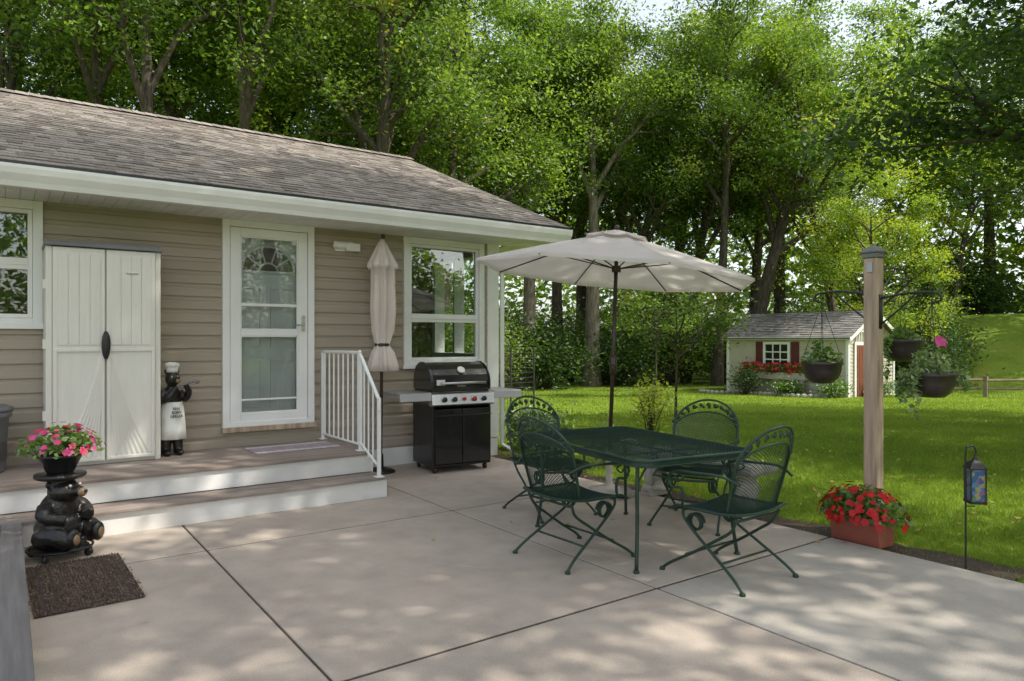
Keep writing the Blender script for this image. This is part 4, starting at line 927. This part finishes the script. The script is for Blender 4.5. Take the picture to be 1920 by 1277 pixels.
# ---------------- VEGETATION
def treeset(seed,H,tr_,cb,cr,nlimb,nsub,leafm,barkm,lsize,lper,sig,label,cat_='tree',name='tree',lean=.08,fill=40,flat=.6,elo=.35,ehi=.95,along=0,top=.8):
    rng=np.random.default_rng(seed)
    rt=root(name,label,cat_,(0,0,-500))
    tk=MB(); ntp=9; pth=[]; dx,dy=rng.normal(0,lean,2)
    for k in range(ntp):
        t=k/(ntp-1); pth.append(Vector((dx*H*t+.25*math.sin(t*5+seed)*H*.03,dy*H*t+.25*math.cos(t*4+seed*2)*H*.03,H*.8*t)))
    pth[0].z=-.4
    rad=[tr_*(1.35 if k==0 else 1)*(1-.85*k/(ntp-1)) for k in range(ntp)]
    pc=cat(pth,4); rc_=[float(np.interp(i/(len(pc)-1)*(ntp-1),range(ntp),rad)) for i in range(len(pc))]
    tk.tube(pc,rc_,9); cl=[]
    for i in range(nlimb):
        t=cb/H/.8+(1-cb/H/.8)*(i+rng.uniform(0,.8))/nlimb; t=min(t,.97); b=pc[int(t*(len(pc)-1))]; r0=rc_[int(t*(len(pc)-1))]*.66
        az=i*2.4+rng.uniform(-.4,.4); el=rng.uniform(elo,ehi)+.3*t; ln_=cr*rng.uniform(.75,1.15)*(1-.35*max(0,t-.6)/.4)
        d=Vector((math.cos(az)*math.cos(el),math.sin(az)*math.cos(el),math.sin(el)))
        m1=b+d*ln_*.4+Vector(rng.normal(0,.22,3)); e=b+d*ln_+Vector((0,0,-.08*ln_))+Vector(rng.normal(0,.3,3))
        q=cat([b,m1,(m1+e)/2+Vector(rng.normal(0,.3,3)),e],4); rr=[r0*(1-.85*k/(len(q)-1))+.012 for k in range(len(q))]; tk.tube(q,rr,6,caps=False)
        cl.append(e)
        for j in range(along): cl.append(q[int((.35+.6*j/along)*(len(q)-1))])
        for j in range(nsub):
            k=int(rng.uniform(.35,.95)*(len(q)-1)); p=q[k]; az2=az+rng.uniform(-1.3,1.3); el2=rng.uniform(-.2,.9); l2=ln_*rng.uniform(.25,.55)
            d2=Vector((math.cos(az2)*math.cos(el2),math.sin(az2)*math.cos(el2),math.sin(el2))); e2=p+d2*l2
            tk.tube([p,p+d2*l2*.5+Vector(rng.normal(0,.08,3)),e2],[rr[k]*.6,rr[k]*.4,.01],5,caps=False); cl.append(e2); cl.append(p+d2*l2*.6)
    for k in range(fill):
        u=rng.normal(size=3); u/=np.linalg.norm(u); q=rng.uniform(.5,1)**.5
        zc=(cb+H)/2; cl.append(Vector((dx*zc+u[0]*cr*q,dy*zc+u[1]*cr*q,zc+u[2]*(H-cb)/2*q)))
    part(tk,'trunk',rt,barkm,smooth=True)
    Ps=[];At=[]
    for c in cl:
        nn=int(lper*rng.uniform(.3,1.5)); s=sig*rng.uniform(.55,1.2); Ps.append(np.array(c)+rng.normal(size=(nn,3))*np.array([s,s,s*flat])); cv=rng.uniform(.05,.85); At.append(np.clip(cv+rng.normal(0,.13,nn),0,1))
    P=np.concatenate(Ps); A=np.concatenate(At); link('crown',quadmesh('crown',leafq(P,rng,np.full(len(P),lsize)),A,[leafm]),rt)
    return rt
G='mature trees bordering the yard'
tA=treeset(1,18,.36,6.0,4.8,15,5,'leafA','bark',.155,195,.58,'tall oak with dark trunk and green canopy',fill=28)
tB=treeset(2,17.5,.34,5.5,4.8,14,5,'leafB','bark',.15,175,.52,'tall maple with dark forking limbs and airy green leaves',lean=.13,fill=12,elo=.6,ehi=1.15)
tC=treeset(3,15,.22,3.2,4.4,14,5,'leafC','bark',.13,190,.5,'locust tree with fine yellow-green sunlit leaves',lean=.05,fill=20)
tE=treeset(4,18,.38,7.5,4.8,13,5,'leafA','barkl',.15,175,.52,'tall tree with pale rough trunk and open canopy',lean=.04,fill=14,elo=.6,ehi=1.1,along=1)
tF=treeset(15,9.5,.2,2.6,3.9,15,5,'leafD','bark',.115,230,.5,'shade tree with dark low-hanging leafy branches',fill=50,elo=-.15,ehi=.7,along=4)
tG=treeset(6,15,.34,7.0,5.8,15,6,'leafA','bark',.17,165,.56,'tall shade tree with high spreading canopy beside the patio',fill=26,lean=.02)
tH=treeset(9,21,.26,8.0,4.8,13,5,'leafA','bark',.15,170,.52,'tall slender oak with bare dark trunk behind the house',lean=.04,fill=16,elo=.5,ehi=1.1,along=1)
tL=treeset(10,17,.44,6.0,5.0,11,5,'leafB','bark',.15,175,.52,'leaning maple with thick dark curved trunk behind the shed',lean=.03,fill=12,elo=.5,ehi=1.0,along=1)
for t in (tA,tB,tC,tE,tF,tG,tH,tL): t['group']=G
tv=dict(A=tA,B=tB,C=tC,E=tE,F=tF,G=tG,H=tH,L=tL); used=set()
def plant(k,r,f,s=1,rz=None,xy=None,tilt=(0,0)):
    x,y=xy if xy else W(r,f); z=float(terr(x,y)); rz=random.uniform(0,6.28) if rz is None else rz
    sc=(s,s,s*random.uniform(.92,1.08))
    if k not in used:
        t=tv[k]; used.add(k); t.location=(x,y,z); t.rotation_euler=(tilt[0],tilt[1],rz); t.scale=sc
    else: clone(tv[k],(x,y,z),rz,sc,tilt=tilt)
for k,r,f,s in (('H',-10.6,19.5,1),('H',-12.9,21,1.05),('H',-8.0,20.5,1.0),('A',-13,26,1),('B',-16.5,22,1),('A',-9.5,27,1.0),('B',-4.6,23.5,1.0),('A',-2.6,28,1.0),
    ('A',-20,27,1.1),('A',-17,33,1.15),('A',-7,31,1.15),('A',-5,34,1.1),('E',.6,32.5,1.0),('E',3.75,33,1.05),('B',2.2,36,1.05),('A',-2,38,1.2),('A',-10,36,1.2),
    ('H',9.7,33,1.0),('C',15.9,34,1.1),('A',10,43,1.25),('A',4,43,1.2),('A',17,44,1.25),('C',20.5,40,1.2),('A',25,44,1.2),('B',29,43,1.15),('A',34,45,1.2),('A',39,43,1.2),('A',-27,31,1.2),('A',7,41,1.15),
    ('C',14.8,28.5,.62),('C',25,40,.9),('A',13.5,39,1.0)):
    plant(k,r,f,s)
plant('L',11.3,34,1.0,rz=-.62,tilt=(0,.24)); plant('L',4.6,35,.9,rz=-.62+.3,tilt=(0,.3)); plant('B',8.6,36,1.0,rz=-.5,tilt=(0,.12))
plant('G',0,0,1.0,.4,xy=(7.6,-1.2)); plant('G',0,0,.95,2.0,xy=(3.6,-5.2)); plant('F',11.3,12.0,1.25,1.0)
plant('B',0,0,1.0,xy=(21,1.8)); plant('A',33,33,1.1); plant('B',29,28,1.0)  # out-of-view trees put in to cast shadow on lawn and hill
for q in ((17,-12),(10,-17),(26,-14),(36,-8),(14,-15),(21,-17),(31,-10)): plant('A',0,0,1,xy=q)  # unseen trees added for the house glass to reflect
def shrub(seed,name,label,leafm,n,r,h,ls,cat_='shrub'):
    rng=np.random.default_rng(seed); rt=root(name,label,cat_,(0,0,-500)); m_=MB()
    cs=[]
    for k in range(14):
        a=rng.uniform(0,6.28); q=rng.uniform(.1,.8)*r; e=Vector((q*math.cos(a),q*math.sin(a),h*rng.uniform(.35,.9))); m_.tube([(0,0,-.2),e*.5+Vector(rng.normal(0,.05,3)),e],[.03*r,.02*r,.008],5); cs.append(e)
    part(m_,'stem',rt,'bark',smooth=True)
    P=np.concatenate([np.array(c)+rng.normal(size=(n//14,3))*np.array([r*.3,r*.3,h*.2]) for c in cs]); P[:,2]=np.abs(P[:,2])
    A=np.concatenate([np.clip(rng.uniform(.1,.8)+rng.normal(0,.15,n//14),0,1) for c in cs])
    link('foliage',quadmesh('foliage',leafq(P,rng,np.full(len(P),ls)),A,[leafm]),rt); return rt
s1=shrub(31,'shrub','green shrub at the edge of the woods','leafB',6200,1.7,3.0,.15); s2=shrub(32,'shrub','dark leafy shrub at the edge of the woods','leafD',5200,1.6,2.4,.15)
for s in (s1,s2): s['group']='shrubs along the wood edge'
first={0:True,1:True}
def pshrub(k,r,f,s):
    x,y=W(r,f); z=float(terr(x,y)); t=(s1,s2)[k]; rz=random.uniform(0,6)
    if first[k]: first[k]=False; t.location=(x,y,z); t.rotation_euler=(0,0,rz); t.scale=(s,s,s)
    else: clone(t,(x,y,z),rz,s)
for i,(r,f) in enumerate([(-1,29),(1.5,31),(3,35.5),(5,33),(7.4,33.5),(8.2,36),(10.5,34.5),(2.2,37),(5.8,37),(13.5,35),(-2.5,27),(27,45),(32,47),(22,44),(8.8,38),(37,46),(-.5,35),(11.5,38),(15.8,37),(18.5,41),(0,40),(13,41),(20,8),(22,3),(18,.5),(25,-2),(28,4),(18.6,31.5),(20.2,35),(22,38),(16.3,30.5),(28,42),(24.5,41)]):  # right-hand shrubs out of view are added to darken the glass reflections
    pshrub(i%2,r,f,random.uniform(.8,1.2))
def place(o,r,f,s=1): x,y=W(r,f); o.location=(x,y,float(terr(x,y))); o.scale=(s,)*3
place(shrub(41,'golden_shrub','small golden-leaved shrub on the lawn edge','leafY',900,.42,.85,.07),2.35,12.0)
place(shrub(42,'shrub','leafy green border plant by the house corner','leafV',900,.4,.6,.08),.15,10.2)
place(shrub(43,'shrub','small green shrub beside the patio','leafP',1000,.4,.7,.07),.45,9.0,.9)
place(shrub(44,'shrub','low green perennial in the patio bed','leafV',700,.35,.45,.07),1.2,8.6,.9)
place(shrub(45,'shrub','dark shrub beside the shed wall','leafD',1500,.7,1.1,.1),9.0,27.2,.9)
place(shrub(46,'shrub','low green plants in front of the shed','leafP',1500,.7,.7,.1),11.3,24.6,.9)
place(shrub(47,'shrub','low leafy plants beside the shed door','leafV',1200,.6,.5,.1),13.2,25.4,1)
place(shrub(48,'shrub','small leafy bush under the shed window','leafP',1300,.6,.55,.1),10.1,25.8,1)
sp=treeset(61,3.6,.035,1.3,1.1,9,4,'leafB','bark',.09,60,.2,'young sapling with thin trunk and light feathery leaves','tree','sapling',lean=.02,fill=14,flat=.5); place(sp,3.62,15.6)
sp2=treeset(62,4.6,.05,2.0,1.5,10,4,'leafA','bark',.10,80,.24,'small young tree with spreading green leaves near the shed','tree','sapling',lean=.03,fill=16,flat=.4); place(sp2,5.2,25.5)
cf=root('spruce_tree','dark green spruce with drooping branches near the hill','tree',(0,0,0)); m_=MB(); m_.tube([(0,0,-.3),(0,0,6)],[.14,.02],8); part(m_,'trunk',cf,'bark',smooth=True)
rng=np.random.default_rng(71); nn=14000; t=rng.uniform(0,1,nn)**.6; zz=.3+5.8*(1-t); az=np.round(rng.uniform(0,6.28,nn)*3+zz*3)/3+rng.normal(0,.08,nn); rr=t*2.0*rng.uniform(.2,1,nn)
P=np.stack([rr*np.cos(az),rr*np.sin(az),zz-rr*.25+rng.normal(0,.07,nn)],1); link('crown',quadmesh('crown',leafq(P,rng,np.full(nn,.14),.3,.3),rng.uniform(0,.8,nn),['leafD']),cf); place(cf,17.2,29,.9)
# distant woods
rng=np.random.default_rng(81); nn=100000; th=rng.uniform(-1.0,2.7,nn); dd=rng.uniform(50,64,nn); r=dd*np.sin(th); f=dd*np.cos(th)
x=r*CR[0]+f*CF[0]; y=r*CR[1]+f*CF[1]; hz=12+3*np.sin(th*9)+3*np.sin(th*23+1); z=terr(x,y)+hz*rng.uniform(0,1,nn)**1.2
P=np.stack([x,y,z],1); cl=.6+.3*np.sin(x*.9)*np.cos(y*.8+z*.7)+rng.normal(0,.15,nn)
link('woodland',quadmesh('woodland',leafq(P,rng,np.full(nn,.6)),cl,['leafA']),None,kind='stuff',label='dense distant woodland behind the yard',category='woods')
# grass
rng=np.random.default_rng(91); nn=230000
f=np.exp(rng.uniform(math.log(4.0),math.log(30),nn)); r=f*rng.uniform(-.12,.8,nn); x=r*CR[0]+f*CF[0]; y=r*CR[1]+f*CF[1]
bed=(x<5.27+.04*np.sin(y*5))&(y>1.7); keep=~((x<4.97)&(y<7.6))&~((x<5.3)&(y>7.3)&(y<15))&~(bed&(y<9)&(rng.uniform(0,1,nn)>.06))&~((x>SX0-.3)&(x<SX1)&(y>SY0)&(y<SY1))
f,r,x,y=[q[keep] for q in (f,r,x,y)]; nn=len(x); z=terr(x,y)
h=(.030+.012*rng.uniform(0,1,nn))*(f/6)**.15; wd=(.003*(f/6)**.8)
a=rng.uniform(0,pi,nn); ux_,uy_=np.cos(a)*wd,np.sin(a)*wd; lx,ly=rng.normal(0,.6,nn)*h,rng.normal(0,.6,nn)*h
V=np.stack([np.stack([x-ux_,y-uy_,z-.005],1),np.stack([x+ux_,y+uy_,z-.005],1),np.stack([x+ux_*.3+lx,y+uy_*.3+ly,z+h],1),np.stack([x-ux_*.3+lx,y-uy_*.3+ly,z+h],1)],1)
pat=.48+.16*np.sin(x*.8)*np.sin(y*.7+1)+.12*np.sin(x*2.3+y*1.1)*np.sin(y*1.9-x*.6)+rng.normal(0,.13,nn)
link('grass',quadmesh('grass',V,pat,['blade']),None,kind='stuff',label='mown green grass blades covering the lawn',category='grass')
nn=900; f=rng.uniform(5,24,nn); r=f*rng.uniform(-.2,.78,nn); x=r*CR[0]+f*CF[0]; y=r*CR[1]+f*CF[1]; kp=(x>5.0)|(rng.uniform(0,1,nn)<.12); kp&=~((x<5.4)&(y>7.0))&~((x<3)&(y>5.8)); x,y=x[kp],y[kp]; z=np.where(x<4.95,.006,terr(x,y)+.045)
P=np.stack([x,y,z],1); link('fallen_leaves',quadmesh('fallen_leaves',leafq(P,rng,np.full(len(P),.05),2.5,.6),rng.uniform(0,1,len(P)),['fallen']),None,kind='stuff',label='scattered dry yellow leaves on the lawn',category='leaves')
# fences
fe=root('rail_fence','low weathered split-rail fence along the grassy slope','fence'); pp=[]
for k in range(7):
    x,y=W(14.5+k*2.3,25.5-k*.5); z=float(terr(x,y)); pp.append(Vector((x,y,z))); m_=MB(); m_.box((x,y,z+.35),(.12,.12,.8)); part(m_,'fence_post',fe,'railwood')
for a_,b_ in zip(pp[:-1],pp[1:]):
    for h_ in (.3,.6): m_=MB(); m_.tube([a_+Vector((0,0,h_)),b_+Vector((0,0,h_+.03))],.05,6); part(m_,'rail',fe,'railwood')
wf=root('wire_fence','thin dark wire garden fence panels near the house corner','fence'); a_=Vector((*W(-.5,13.5),0)); b_=Vector((*W(.45,14.5),0))
for k in range(3):
    m_=MB(); p=a_.lerp(b_,k/2); p.z=float(terr(p.x,p.y)); m_.tube([p,p+Vector((0,0,1.55))],.02,6); part(m_,'fence_post',wf,'screen')
m_=MB()
for k in range(17):
    p=a_.lerp(b_,k/16); z=float(terr(p.x,p.y)); m_.tube([(p.x,p.y,z),(p.x,p.y,z+1.5)],.004,4)
for k in range(16): m_.tube([(a_.x,a_.y,-.2+k*.1),(b_.x,b_.y,-.2+k*.1)],.004,4)
part(m_,'wire_mesh',wf,'screen')
print('DONE')
